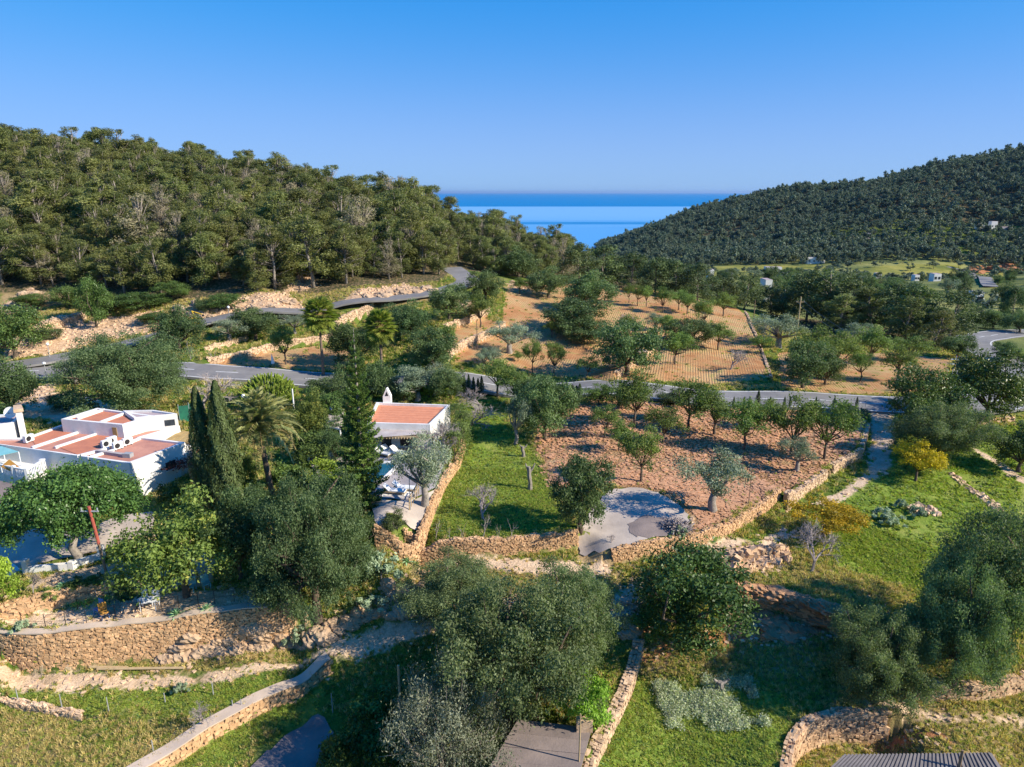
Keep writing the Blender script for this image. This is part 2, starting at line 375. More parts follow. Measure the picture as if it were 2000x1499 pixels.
TERRA2= simple('faded_terracotta_roof', (.56,.27,.19), (.38,.17,.13), .6, .85, .4, 14, world=True)
MAUVE = simple('mauve_roof', (.45,.36,.35), (.35,.28,.28), .8, .85)
TILEO = simple('orange_roof_tile', (.68,.28,.15), (.56,.22,.12), 2.2, .8, .2, world=True)
PALE  = simple('pale_render', (.5,.45,.42), (.36,.31,.29), 1.1, .9, .3, 7, world=True)
CONC  = simple('grey_paving', (.54,.46,.385), (.36,.30,.25), .42, .9, .35, 9, world=True)
DIRTY = simple('dirty_roof', (.27,.215,.19), (.17,.14,.13), .55, .9, .5, 8, world=True)
CORR  = simple('grey_corrugated', (.25,.225,.215), (.17,.155,.15), 1.3, .8, .3, 8, world=True)
WOOD  = simple('weathered_wood', (.28,.2,.13), (.17,.12,.08), 3, .9, .4, 14)
BAMBOO= simple('reed_mat', (.48,.34,.14), (.34,.23,.09), 2, .9, .5, 10)
WOODY = simple('pale_timber', (.5,.38,.22), (.38,.28,.16), 3, .8)
REDW  = simple('rust_red_paint', (.42,.1,.07), (.3,.075,.05), 4, .8)
BLACK = simple('dark_metal', (.03,.03,.035), (.02,.02,.02), 4, .5)
GREYM = simple('grey_metal', (.35,.36,.37), (.28,.29,.3), 4, .5)
GLASS = simple('dark_window', (.03,.035,.04), (.05,.06,.07), 2, .15, spec=.6)
TURQ  = simple('turquoise_sheet', (.22,.5,.52), (.17,.42,.45), 1, .6)
GREENP= simple('green_roof_edge', (.16,.42,.24), (.12,.34,.19), 2, .6)
GREENN= simple('green_netting', (.03,.2,.12), (.02,.12,.08), 2, .9)
YELP  = simple('yellow_paint', (.65,.42,.02), (.55,.35,.02), 3, .5)
ORANGE= simple('orange_fabric', (.55,.28,.06), (.47,.23,.05), 2, .8)
BLUEF = simple('blue_fabric', (.1,.22,.45), (.08,.17,.36), 2, .8)
REDT  = simple('red_creeper', (.22,.05,.025), (.12,.03,.02), 5, .9)
PINKH = simple('pink_wash', (.5,.33,.45), (.42,.28,.4), 2, .8)
REDSOIL = simple('orange_earth', (.55,.26,.13), (.42,.19,.09), .3, .95, .5, 2, world=True)
STONE = simple('limestone', (.66,.43,.24), (.48,.29,.15), 2.4, .95, .5, 9, world=True)
STONEG= simple('pale_limestone', (.66,.48,.32), (.48,.33,.21), 2.4, .95, .5, 9, world=True)
STONED= simple('rough_limestone', (.66,.46,.28), (.46,.29,.17), 1.8, .95, .7, 7, world=True)
MORTAR= simple('mortar', (.40,.285,.18), (.30,.20,.12), 3, .98, .4, world=True)
MORTG = simple('cap_mortar', (.60,.48,.37), (.50,.40,.31), 1.2, .95, .3, 8, world=True)
CLIFF = simple('orange_rock', (.66,.38,.20), (.46,.22,.10), .8, .95, 1.5, 2.5, world=True)
CLIFFP= simple('pale_rock', (.68,.50,.34), (.52,.34,.20), .8, .95, 1.5, 2.5, world=True)
POOLW = simple('pool_water', (.01,.10,.16), (.015,.12,.19), 1, .05, spec=.5)

def asphalt():
    m, nt, out = new_mat('asphalt'); g = nt.nodes.new('ShaderNodeNewGeometry'); p = nt.nodes.new('ShaderNodeBsdfPrincipled')
    p.inputs['Roughness'].default_value = .8; p.inputs['Specular IOR Level'].default_value = .35
    r = ramp(nt, [(.3, (.15,.145,.145)), (.7, (.25,.24,.225))]); nt.links.new(noise(nt, g.outputs['Position'], .35, 8, .7), r.inputs[0])
    nt.links.new(r.outputs[0], p.inputs['Base Color']); nt.links.new(p.outputs[0], out.inputs[0]); return m
ASPH = asphalt()
PAINTR = simple('road_paint', (.62,.62,.6), (.5,.5,.48), 3, .7, world=True)

def sea_mat():
    m, nt, out = new_mat('sea_water'); g = nt.nodes.new('ShaderNodeNewGeometry')
    sx = nt.nodes.new('ShaderNodeSeparateXYZ'); nt.links.new(g.outputs['Position'], sx.inputs[0])
    mp = nt.nodes.new('ShaderNodeMapping'); mp.inputs['Scale'].default_value = (.0006, .0035, 1); nt.links.new(g.outputs['Position'], mp.inputs[0])
    n = noise(nt, mp.outputs[0], 1.0, 5, .55, .4)
    # wind-ruffled open water beyond about five kilometres, calm inshore water before it; their sky reflection is painted into the base colour
    y = math_(nt, 'ADD', sx.outputs[1], math_(nt, 'MULTIPLY', math_(nt, 'SUBTRACT', n, .5), 260))
    far = sstep(nt, y, 5000, 5250)
    pl = math_(nt, 'MULTIPLY', sstep(nt, sx.outputs[1], 1980, 2120), math_(nt, 'SUBTRACT', 1, sstep(nt, sx.outputs[1], 2720, 2900)))
    pat = math_(nt, 'MULTIPLY', math_(nt, 'MULTIPLY', sstep(nt, n, .49, .56), pl), .8)
    ruf = math_(nt, 'MAXIMUM', far, pat)
    near = math_(nt, 'SUBTRACT', 1, sstep(nt, sx.outputs[1], 1700, 3300))
    calm = mixc(nt, near, (.15,.36,.60), (.085,.30,.58))
    c = mixc(nt, ruf, calm, (.001,.175,.42))
    p = nt.nodes.new('ShaderNodeBsdfPrincipled'); nt.links.new(c, p.inputs['Base Color'])
    p.inputs['Roughness'].default_value = .55; p.inputs['Specular IOR Level'].default_value = .12; p.inputs['IOR'].default_value = 1.33
    nt.links.new(p.outputs[0], out.inputs[0]); return m

def terrain_mat():
    m, nt, out = new_mat('earth_and_grass'); g = nt.nodes.new('ShaderNodeNewGeometry'); P = g.outputs['Position']
    L = nt.links
    def attr(n):
        a = nt.nodes.new('ShaderNodeAttribute'); a.attribute_name = n; return a.outputs['Fac']
    nb = noise(nt, P, .12, 5, .6); nm = noise(nt, P, .55, 6, .62); nf = noise(nt, P, 2.4, 5, .6); nff = noise(nt, P, 7, 4, .65)
    jit = math_(nt, 'ADD', math_(nt, 'MULTIPLY', math_(nt, 'SUBTRACT', nm, .5), 3.2), math_(nt, 'MULTIPLY', math_(nt, 'SUBTRACT', nf, .5), 1.6))
    def mask(name, j=.5, lo=-.12, hi=.12):
        return sstep(nt, math_(nt, 'ADD', attr(name), math_(nt, 'MULTIPLY', jit, j)), lo, hi)
    # grass
    mixn = math_(nt, 'ADD', math_(nt, 'MULTIPLY', nb, .5), math_(nt, 'ADD', math_(nt, 'MULTIPLY', nm, .35), math_(nt, 'MULTIPLY', nf, .25)))
    gr = ramp(nt, [(.40, (.055,.095,.015)), (.50, (.10,.155,.025)), (.58, (.155,.19,.045)), (.68, (.24,.215,.08))]); L.new(mixn, gr.inputs[0])
    col = gr.outputs[0]
    lw = ramp(nt, [(.38, (.08,.13,.02)), (.5, (.165,.235,.04)), (.6, (.24,.28,.06)), (.68, (.34,.30,.11))]); L.new(mixn, lw.inputs[0])
    col = mixc(nt, mask('lawn', .6, -.5, .5), col, lw.outputs[0])
    dr = ramp(nt, [(.38, (.13,.125,.04)), (.5, (.24,.19,.08)), (.62, (.38,.27,.14))]); L.new(mixn, dr.inputs[0])
    col = mixc(nt, mask('dry', 1.0, -.8, .8), col, dr.outputs[0])
    fo = ramp(nt, [(.4, (.05,.06,.025)), (.52, (.10,.085,.045)), (.62, (.26,.18,.11))]); L.new(nf, fo.inputs[0])
    col = mixc(nt, mask('forest', .5, -.6, .6), col, fo.outputs[0])
    vg = ramp(nt, [(.38, (.08,.11,.04)), (.5, (.15,.175,.06)), (.60, (.26,.26,.09))]); L.new(noise(nt, P, .02, 7, .65), vg.inputs[0])
    col = mixc(nt, mask('valley', .5, -.6, .6), col, vg.outputs[0])
    yf = ramp(nt, [(.38, (.11,.135,.035)), (.5, (.20,.205,.05)), (.6, (.29,.27,.07))]); L.new(noise(nt, P, .03, 5, .6), yf.inputs[0])
    col = mixc(nt, mask('field', .5, -.3, .3), col, yf.outputs[0])
    rk = ramp(nt, [(.36, (.22,.16,.09)), (.46, (.46,.29,.17)), (.56, (.58,.41,.27)), (.68, (.62,.48,.35))]); L.new(math_(nt, 'ADD', math_(nt, 'MULTIPLY', nf, .6), math_(nt, 'MULTIPLY', nff, .4)), rk.inputs[0])
    col = mixc(nt, mask('rock', 1.0, -.3, .3), col, rk.outputs[0])
    br = ramp(nt, [(.36, (.36,.26,.155)), (.5, (.62,.455,.30)), (.64, (.74,.58,.42))]); L.new(math_(nt, 'ADD', math_(nt, 'MULTIPLY', nm, .5), math_(nt, 'MULTIPLY', nff, .5)), br.inputs[0])
    bm = mask('bare', .45, -.2, .2)
    col = mixc(nt, bm, col, br.outputs[0])
    # tilled earth, furrows as relief
    def furrow(angle, period, dist):
        mp = nt.nodes.new('ShaderNodeMapping'); mp.inputs['Rotation'].default_value = (0, 0, angle); L.new(P, mp.inputs[0])
        w = nt.nodes.new('ShaderNodeTexWave'); w.wave_type = 'BANDS'; w.bands_direction = 'X'; L.new(mp.outputs[0], w.inputs['Vector'])
        w.inputs['Scale'].default_value = .314 / period; w.inputs['Distortion'].default_value = dist; w.inputs['Detail'].default_value = 2; w.inputs['Detail Scale'].default_value = .6
        return w.outputs['Fac']
    f1 = furrow(R(38), .26, 3.5); f2 = furrow(R(14), .36, .9)
    so = ramp(nt, [(.38, (.20,.095,.04)), (.47, (.37,.21,.105)), (.56, (.48,.315,.175)), (.66, (.56,.42,.26))]); L.new(math_(nt, 'ADD', math_(nt, 'MULTIPLY', nm, .4), math_(nt, 'MULTIPLY', nff, .6)), so.inputs[0])
    so2 = ramp(nt, [(.36, (.33,.145,.06)), (.47, (.43,.23,.105)), (.55, (.45,.30,.15)), (.64, (.38,.31,.13))]); L.new(math_(nt, 'ADD', math_(nt, 'MULTIPLY', nb, .45), math_(nt, 'ADD', math_(nt, 'MULTIPLY', nm, .3), math_(nt, 'MULTIPLY', nff, .25))), so2.inputs[0])
    s1 = mask('soil', .35); s2 = mask('soil2', .45)
    col = mixc(nt, s1, col, so.outputs[0])
    weed = mixc(nt, math_(nt, 'MULTIPLY', sstep(nt, nm, .54, .64), .6), so2.outputs[0], (.28,.25,.08))
    col = mixc(nt, s2, col, weed)
    # red soil spots
    col = mixc(nt, mask('red', .6, -.3, .3), col, mixc(nt, nff, (.30,.11,.045), (.52,.25,.12)))
    # relief
    clod = math_(nt, 'MULTIPLY', math_(nt, 'ADD', math_(nt, 'MULTIPLY', nff, .9), math_(nt, 'MULTIPLY', nf, .8)), 1.0)
    h = math_(nt, 'ADD', math_(nt, 'MULTIPLY', clod, .10), math_(nt, 'MULTIPLY', math_(nt, 'MULTIPLY', f1, s1), .035))
    h = math_(nt, 'ADD', h, math_(nt, 'MULTIPLY', math_(nt, 'MULTIPLY', math_(nt, 'MULTIPLY', f2, sstep(nt, nb, .30, .6)), s2), .05))
    h = math_(nt, 'ADD', h, math_(nt, 'MULTIPLY', math_(nt, 'MULTIPLY', clod, s1), .22))
    b = nt.nodes.new('ShaderNodeBump'); b.inputs['Strength'].default_value = 1; b.inputs['Distance'].default_value = 1.0; L.new(h, b.inputs['Height'])
    p = nt.nodes.new('ShaderNodeBsdfPrincipled'); p.inputs['Roughness'].default_value = 1; p.inputs['Specular IOR Level'].default_value = .05
    L.new(col, p.inputs['Base Color']); L.new(b.outputs[0], p.inputs['Normal']); L.new(p.outputs[0], out.inputs[0]); return m
# ------------------------------------------------------------------ ground sheet
def gpoly(pts): return np.array([G(*p)[:2] if len(p) == 2 else pw(*p)[:2] for p in pts])
def pdist(X, Y, P, lim=3.0):
    """signed distance to a closed polygon (positive inside), clipped to +-lim"""
    out = np.full(X.shape, -lim)
    mn = P.min(0) - lim; mx = P.max(0) + lim
    m = (X > mn[0]) & (X < mx[0]) & (Y > mn[1]) & (Y < mx[1])
    if not m.any(): return out
    x = X[m]; y = Y[m]; ins = np.zeros(x.shape, bool); best = np.full(x.shape, 1e9); n = len(P)
    for i in range(n):
        a = P[i]; b = P[(i + 1) % n]; d = b - a
        t = np.clip(((x - a[0]) * d[0] + (y - a[1]) * d[1]) / (d @ d + 1e-12), 0, 1)
        best = np.minimum(best, np.hypot(x - a[0] - t * d[0], y - a[1] - t * d[1]))
        c = ((a[1] > y) != (b[1] > y)) & (x < (b[0] - a[0]) * (y - a[1]) / (b[1] - a[1] + 1e-12) + a[0]); ins ^= c
    out[m] = np.clip(np.where(ins, best, -best), -lim, lim); return out
ZONES = {
 'lawn': [[(800,1052),(842,985),(885,915),(905,860),(890,790),(960,780),(1010,850),(1040,870),(1075,945),(1128,1040),(950,1056)],
          [(1745,870),(1800,840),(1990,830),(2050,900),(2050,1150),(1800,1160),(1640,1120),(1570,1000),(1700,930)],
          [(1170,1499),(1240,1310),(1300,1340),(1450,1330),(1560,1380),(1540,1440),(1520,1560),(1150,1560)],
          [(0,1345),(400,1340),(640,1310),(400,1400),(160,1395)],[(330,1499),(420,1430),(640,1330),(620,1400),(500,1440),(460,1499)]],
 'soil': [[(1040,850),(1060,812),(1140,785),(1300,790),(1500,797),(1692,808),(1694,832),(1684,876),(1612,918),(1520,962),(1400,1033),(1350,1045),(1352,1010),(1290,962),(1190,948),(1100,965),(1070,945)]],
 'soil2': [[(885,712),(900,668),(980,628),(990,560),(1060,545),(1180,560),(1300,572),(1440,603),(1480,650),(1504,738),(1400,752),(1200,746),(1100,738),(1000,722)],
           [(1522,756),(1518,690),(1600,690),(1750,690),(1860,700),(1850,762),(1740,770),(1600,766)],
           [(380,714),(410,704),(520,688),(620,676),(700,690),(700,724),(500,716)],[(850,690),(870,640),(950,612),(975,632),(880,680)]],
 'rock': [[(0,708),(0,664),(60,655),(150,625),(310,605),(335,640),(200,664),(100,694)],[(0,600),(60,560),(90,575),(30,612)],
          [(340,602),(410,590),(560,572),(610,608),(440,628)],[(660,598),(700,565),(790,555),(850,568),(780,580)],
          [(880,575),(930,590),(940,622),(895,606)],[(60,640),(110,620),(165,610),(165,628),(70,655)],[(590,520),(620,560),(560,570)],
          [(985,565),(1000,550),(1030,552),(1040,568)],[(20,795),(60,760),(110,750),(105,775),(60,790)],
          [(300,1265),(420,1240),(560,1225),(640,1225),(660,1255),(560,1265),(420,1285),(310,1300)],
          [(580,1180),(700,1200),(780,1190),(830,1130),(760,1150),(700,1230),(590,1230)],[(1400,1100),(1440,1075),(1530,1070),(1530,1110),(1440,1120)]],
 'bare': [[(-30,1290),(60,1300),(150,1310),(250,1322),(380,1320),(500,1297),(620,1272),(700,1265),(700,1280),(560,1308),(400,1338),(250,1348),(100,1348),(-30,1338)],
          [(-30,1225),(0,1195),(130,1190),(230,1167),(330,1158),(500,1152),(570,1160),(572,1180),(470,1193),(260,1212),(60,1234)],
          [(30,1158),(100,1120),(220,1100),(260,1040),(420,1050),(420,1150),(240,1133),(130,1148)],
          [(790,1076),(900,1088),(1060,1094),(1190,1104),(1200,1124),(1130,1132),(1000,1118),(880,1102)],[(1330,1082),(1420,1052),(1490,1058),(1400,1084)],
          [(1590,985),(1650,955),(1690,925),(1702,870),(1742,866),(1738,915),(1690,950),(1620,990)],[(1702,800),(1745,800),(1748,868),(1702,870)],
          [(1885,868),(1900,868),(2010,938),(2010,952),(1940,905)],[(1700,1376),(1780,1378),(1880,1402),(2010,1402),(2010,1412),(1860,1412),(1760,1393)],
          [(40,815),(60,775),(150,765),(240,800),(120,825)],[(1210,1150),(1260,1130),(1250,1200),(1215,1230),(1190,1190)],
          [(1480,1055),(1530,1030),(1560,1045),(1500,1070)],[(620,1260),(900,1180),(1100,1150),(1120,1170),(900,1220),(700,1290)]],
 'dry': [[(1430,1115),(1560,1100),(1780,1150),(1750,1210),(1600,1180),(1440,1150)],[(1640,1330),(2050,1330),(2050,1560),(1540,1560),(1600,1410)],
         [(-40,1390),(250,1395),(400,1425),(300,1499),(-40,1560)],[(740,1050),(1130,1075),(1300,1090),(1260,1180),(900,1180)],[(1230,1235),(1400,1250),(1330,1320),(1240,1310)],
         [(380,722),(900,742),(1400,756),(1740,778),(1740,770),(1400,748),(900,730),(380,715)],[(300,1250),(560,1240),(640,1270),(380,1315),(60,1298),(60,1285)],
         [(0,660),(0,560),(200,560),(600,560),(850,540),(850,590),(400,640),(100,680)],[(1300,1260),(1560,1230),(1640,1290),(1500,1330),(1330,1310)]],
 'red': [[(1425,1150),(1600,1195),(1640,1250),(1440,1262),(1330,1268),(1250,1290),(1250,1262),(1400,1230)],[(1690,1405),(1830,1425),(1860,1450),(1700,1465)],[(1225,1185),(1260,1180),(1270,1240),(1235,1245)],
         [(1890,520),(1980,512),(1990,528),(1900,532)],[(60,1075),(200,1060),(200,1080),(60,1100)]],
 'forest': [[(-300,600),(0,572),(100,568),(250,588),(400,584),(560,570),(700,560),(860,550),(905,528),(1000,540),(1100,545),(1200,545),(1300,300,0),(1300,420,0),(900,480,0),(-700,480,0),(-700,120,0)],
            [(1120,560),(1380,585),(1480,600),(1540,640),(1700,670),(1860,685),(1870,640),(1700,560),(1500,520),(1150,500)],
            [(1000,800,0),(1700,800,0),(2300,650,0),(3200,500,0),(3200,2300,0),(900,2300,0)]],
 'valley': [[(1150,230,0),(1480,175,0),(1700,160,0),(1870,680),(2300,130,0),(3200,200,0),(3200,700,0),(1900,660,0),(1300,900,0),(1000,700,0)]],
 'field': [[(1370,522),(1500,519),(1600,518),(1630,525),(1500,527),(1380,529)],[(1650,527),(1720,520),(1880,518),(1865,536),(1790,541),(1700,538)],[(1680,560),(1710,552),(1730,562),(1690,570)],[(1905,534),(1960,530),(1970,545),(1920,545)],[(1740,560),(1800,555),(1830,568),(1760,575)],[(1380,532),(1480,529),(1500,545),(1400,548)],[(1930,560),(2000,555),(2000,570),(1950,572)]],
}
def build_ground():
    ang = np.concatenate([np.linspace(-180, -58, 40)[:-1], np.linspace(-58, -40, 90)[:-1], np.arange(-40, 40, .13), np.linspace(40, 58, 90)[:-1], np.linspace(58, 180, 40)])
    rr = [6, 14]; r = 20.0
    while r < 2500:
        rr.append(r); r *= 1 + (.0075 if r < 75 else .010 if r < 300 else .016)
    rr = np.array(rr); A, RR = np.meshgrid(np.radians(ang), rr)
    X = RR * np.sin(A); Y = RR * np.cos(A); Z = H(X, Y)
    nr, na = X.shape
    V = np.stack([X.ravel(), Y.ravel(), Z.ravel()], 1)
    i = np.arange(nr - 1)[:, None] * na + np.arange(na - 1)[None, :]
    Fq = np.stack([i, i + 1, i + na + 1, i + na], -1).reshape(-1, 4)
    me = bpy.data.meshes.new('ground'); me.vertices.add(len(V)); me.vertices.foreach_set('co', V.ravel().astype(np.float32))
    me.loops.add(len(Fq) * 4); me.loops.foreach_set('vertex_index', Fq[:, ::-1].ravel().astype(np.int32))
    me.polygons.add(len(Fq)); me.polygons.foreach_set('loop_start', np.arange(0, len(Fq) * 4, 4, dtype=np.int32)); me.polygons.foreach_set('loop_total', np.full(len(Fq), 4, np.int32))
    me.polygons.foreach_set('use_smooth', np.ones(len(Fq), bool))
    me.update(calc_edges=True)
    zz = {}
    for k, polys in ZONES.items():
        d = np.full(len(V), -3.0)
        for pl in polys: d = np.maximum(d, pdist(V[:, 0], V[:, 1], gpoly(pl)))
        zz[k] = d
        a = me.attributes.new(k, 'FLOAT', 'POINT'); a.data.foreach_set('value', d.astype(np.float32))
    me.materials.append(terrain_mat())
    o = bpy.data.objects.new('ground', me); COL.objects.link(o)
    tag(o, 'rolling ground of grass, tilled orange earth and dirt tracks', kind='structure')
    return V, zz
GV, GZ = build_ground()
def sea():
    mb = MB(); n = 96; rr = [900, 1500, 3000, 8000, 30000, 160000]; V = []
    for r in rr:
        for k in range(n): q = 2 * math.pi * k / n; V.append((r * math.cos(q), r * math.sin(q), -75 - (r / 160000) ** 2 * 60))
    Fc = [(i * n + k, i * n + (k + 1) % n, (i + 1) * n + (k + 1) % n, (i + 1) * n + k) for i in range(len(rr) - 1) for k in range(n)]
    mb.add(V, Fc); o = mb.obj('sea', sea_mat()); tag(o, 'calm blue sea out to the horizon', kind='structure')
sea()

# ------------------------------------------------------------------ roads and draped sheets
def resample(P, ds):
    P = np.asarray(P, float); d = np.r_[0, np.cumsum(np.hypot(*np.diff(P[:, :2], axis=0).T))]
    n = max(2, int(d[-1] / ds) + 1); s = np.linspace(0, d[-1], n)
    return np.stack([np.interp(s, d, P[:, k]) for k in range(P.shape[1])], 1)
def smooth(P, it=2):
    for _ in range(it):
        Q = [P[0]]
        for a, b in zip(P[:-1], P[1:]): Q += [a * .75 + b * .25, a * .25 + b * .75]
        P = np.array(Q + [P[-1]])
    return P
def offs(P, d):
    t = np.gradient(P[:, :2], axis=0); t /= np.linalg.norm(t, axis=1)[:, None] + 1e-9
    return P[:, :2] + np.stack([t[:, 1], -t[:, 0]], 1) * d          # d>0: right of travel
ROADS = []
def road(name, pts, width, label, lines=()):
    C = smooth(np.array([G(*p)[:2] for p in pts]), 3); C = resample(C, 1.5); ROADS.append((C, width))
    base = np.max([H(*offs(C, w).T) for w in np.linspace(-width / 2, width / 2, 5)], 0)
    k = np.ones(5) / 5; zc = np.convolve(np.pad(base, 2, 'edge'), k, 'valid') + .10
    def ribbon(o0, o1, dz, sel=None):
        a = offs(C, o0); b = offs(C, o1); n = len(C); mb = MB()
        V = np.concatenate([np.c_[a, zc + dz], np.c_[b, zc + dz], np.c_[a, zc + dz - .3], np.c_[b, zc + dz - .3]])
        Fc = []
        for i in range(n - 1):
            if sel and not sel(i): continue
            Fc.append((i, i + 1, n + i + 1, n + i))
            if dz == 0: Fc += [(2 * n + i, 2 * n + i + 1, i + 1, i), (n + i, n + i + 1, 3 * n + i + 1, 3 * n + i)]
        mb.add(V, Fc); return mb
    o = ribbon(-width / 2, width / 2, 0).obj(name, ASPH); tag(o, label, kind='structure')
    for off, dash in lines:
        sel = (lambda i: i % 4 < 2) if dash else None
        l = ribbon(off - .12, off + .12, .006, sel).obj('road_marking', PAINTR, o)
    return o
road('road', [(-160,738),(-60,733),(60,730),(200,728),(370,730),(600,741),(850,752),(1100,763),(1300,772),(1500,780),(1700,790),(1800,794),(1900,794),(1980,782),(2015,752),(1998,718),(1935,692),(1893,674),(1900,662),(1955,653),(2060,648),(2200,640)], 7.0,
     'grey asphalt main road with white edge lines crossing the valley', [(-3.2, 0), (3.2, 0), (0, 1)])
road('side_road', [(-60,726),(60,716),(150,698),(230,680),(300,663),(360,645),(440,628),(540,615),(650,604),(730,592),(800,583),(850,575),(898,565),(918,555),(905,543),(890,533),(880,526)], 4.6,
     'narrow grey road climbing along the foot of the pine hill', [])
road('valley_road', [(1850,521),(1890,531),(1912,542),(1925,552),(1935,562)], 6, 'pale far road in the valley below the wooded ridge', [])
def sheet(name, pts, mat, step=.6, dz=.05, edge=.25, world=None):
    P = np.array(world) if world is not None else gpoly(pts)
    P = resample(np.r_[P, P[:1]], step)[:-1]
    if edge: P += RNG.normal(0, edge * .35, P.shape)
    mn = P.min(0); mx = P.max(0); gx, gy = np.meshgrid(np.arange(mn[0], mx[0], step), np.arange(mn[1], mx[1], step))
    gx = gx.ravel(); gy = gy.ravel(); d = pdist(gx, gy, P, 1.0); m = d > step * .45
    pts2 = np.r_[P, np.c_[gx[m], gy[m]]]; n = len(P)
    r = delaunay_2d_cdt([Vector(p) for p in pts2], [], [list(range(n))], 1, 1e-4)
    V = np.array([tuple(v) for v in r[0]]); Z = H(V[:, 0], V[:, 1]) + dz
    mb = MB(); mb.add(np.c_[V, Z], [f for f in r[2]]); o = mb.obj(name, mat, smooth=True)
    # turn faces up
    me = o.data
    if len(me.polygons) and me.polygons[0].normal.z < 0: me.flip_normals()
    return o
tag(sheet('pavement', [(1132,1086),(1129,1048),(1160,990),(1192,958),(1240,953),(1290,966),(1328,990),(1346,1012),(1345,1030),(1320,1042),(1250,1060),(1196,1072),(1196,1084)], CONC, .5, .09), 'grey concrete turning pad behind the dry stone wall', kind='structure')
tag(sheet('dark_earth_patch', [(1235,1020),(1260,1010),(1300,1012),(1325,1030),(1300,1050),(1240,1058),(1225,1040)], DIRTY, .5, .115, .5), 'brown leaf litter lying on the concrete pad', kind='structure')
tag(sheet('bare_bed', [(560,1440),(618,1395),(640,1410),(668,1450),(650,1500),(640,1560),(480,1560),(500,1490)], DIRTY, .5, .09, .4), 'dark bare earth bed beside the stone wall', kind='structure')
tag(sheet('garden_pavement', [(725,985),(800,985),(850,960),(868,940),(838,998),(812,1040),(735,1038)], CONC, .5, .16, .05), 'grey paved terrace at the end of the pool garden', kind='structure')
tag(sheet('patio', [(600,900),(640,860),(700,835),(840,850),(870,905),(850,955),(800,980),(700,985),(640,960)], PALE, .5, .12, .1), 'pale stone patio around the swimming pool', kind='structure')
tag(sheet('yard_pavement', [(-60,1110),(0,1060),(60,1035),(180,1030),(230,1010),(300,1000),(300,1040),(200,1075),(60,1108)], CONC, .6, .07, .1), 'grey paved yard under the broad round tree', kind='structure')

# ------------------------------------------------------------------ dry stone walls
def stone_mesh(seed, mat, name='stone'):
    r = np.random.default_rng(seed); mb = MB()
    V = np.array([(x, y, z) for z in (-.5, .5) for x, y in ((-.5, -.5), (.5, -.5), (.5, .5), (-.5, .5))]) * (1 + r.uniform(-.22, .12, (8, 3)))
    top = V[4:].mean(0) * [1, 1, 1.15]; 
    Fc = [(3, 2, 1, 0), (0, 1, 5, 4), (1, 2, 6, 5), (2, 3, 7, 6), (3, 0, 4, 7), (4, 5, 6, 7)]
    mb.add(V, Fc, 0, r.uniform(.1, .95)); return mb.mesh(name, mat)
_box8 = np.array([(x, y, z) for z in (-.5, .5) for x, y in ((-.5, -.5), (.5, -.5), (.5, .5), (-.5, .5))])
_box6 = np.array([(3, 2, 1, 0), (4, 5, 6, 7), (0, 1, 5, 4), (1, 2, 6, 5), (2, 3, 7, 6), (3, 0, 4, 7)])
def add_stone(mb, c, t, nrm, size, rng):
    V = _box8 * (1 + rng.uniform(-.25, .12, (8, 3))) * size
    a = rng.normal(0, .22); ca, sa = math.cos(a), math.sin(a)
    x = V[:, 0] * ca - V[:, 2] * sa; z = V[:, 0] * sa + V[:, 2] * ca
    mb.addq(np.stack([c[0] + t[0] * x + nrm[0] * V[:, 1], c[1] + t[1] * x + nrm[1] * V[:, 1], c[2] + z], 1), _box6, 0, rng.uniform(0, 1))
WSEED = [0]
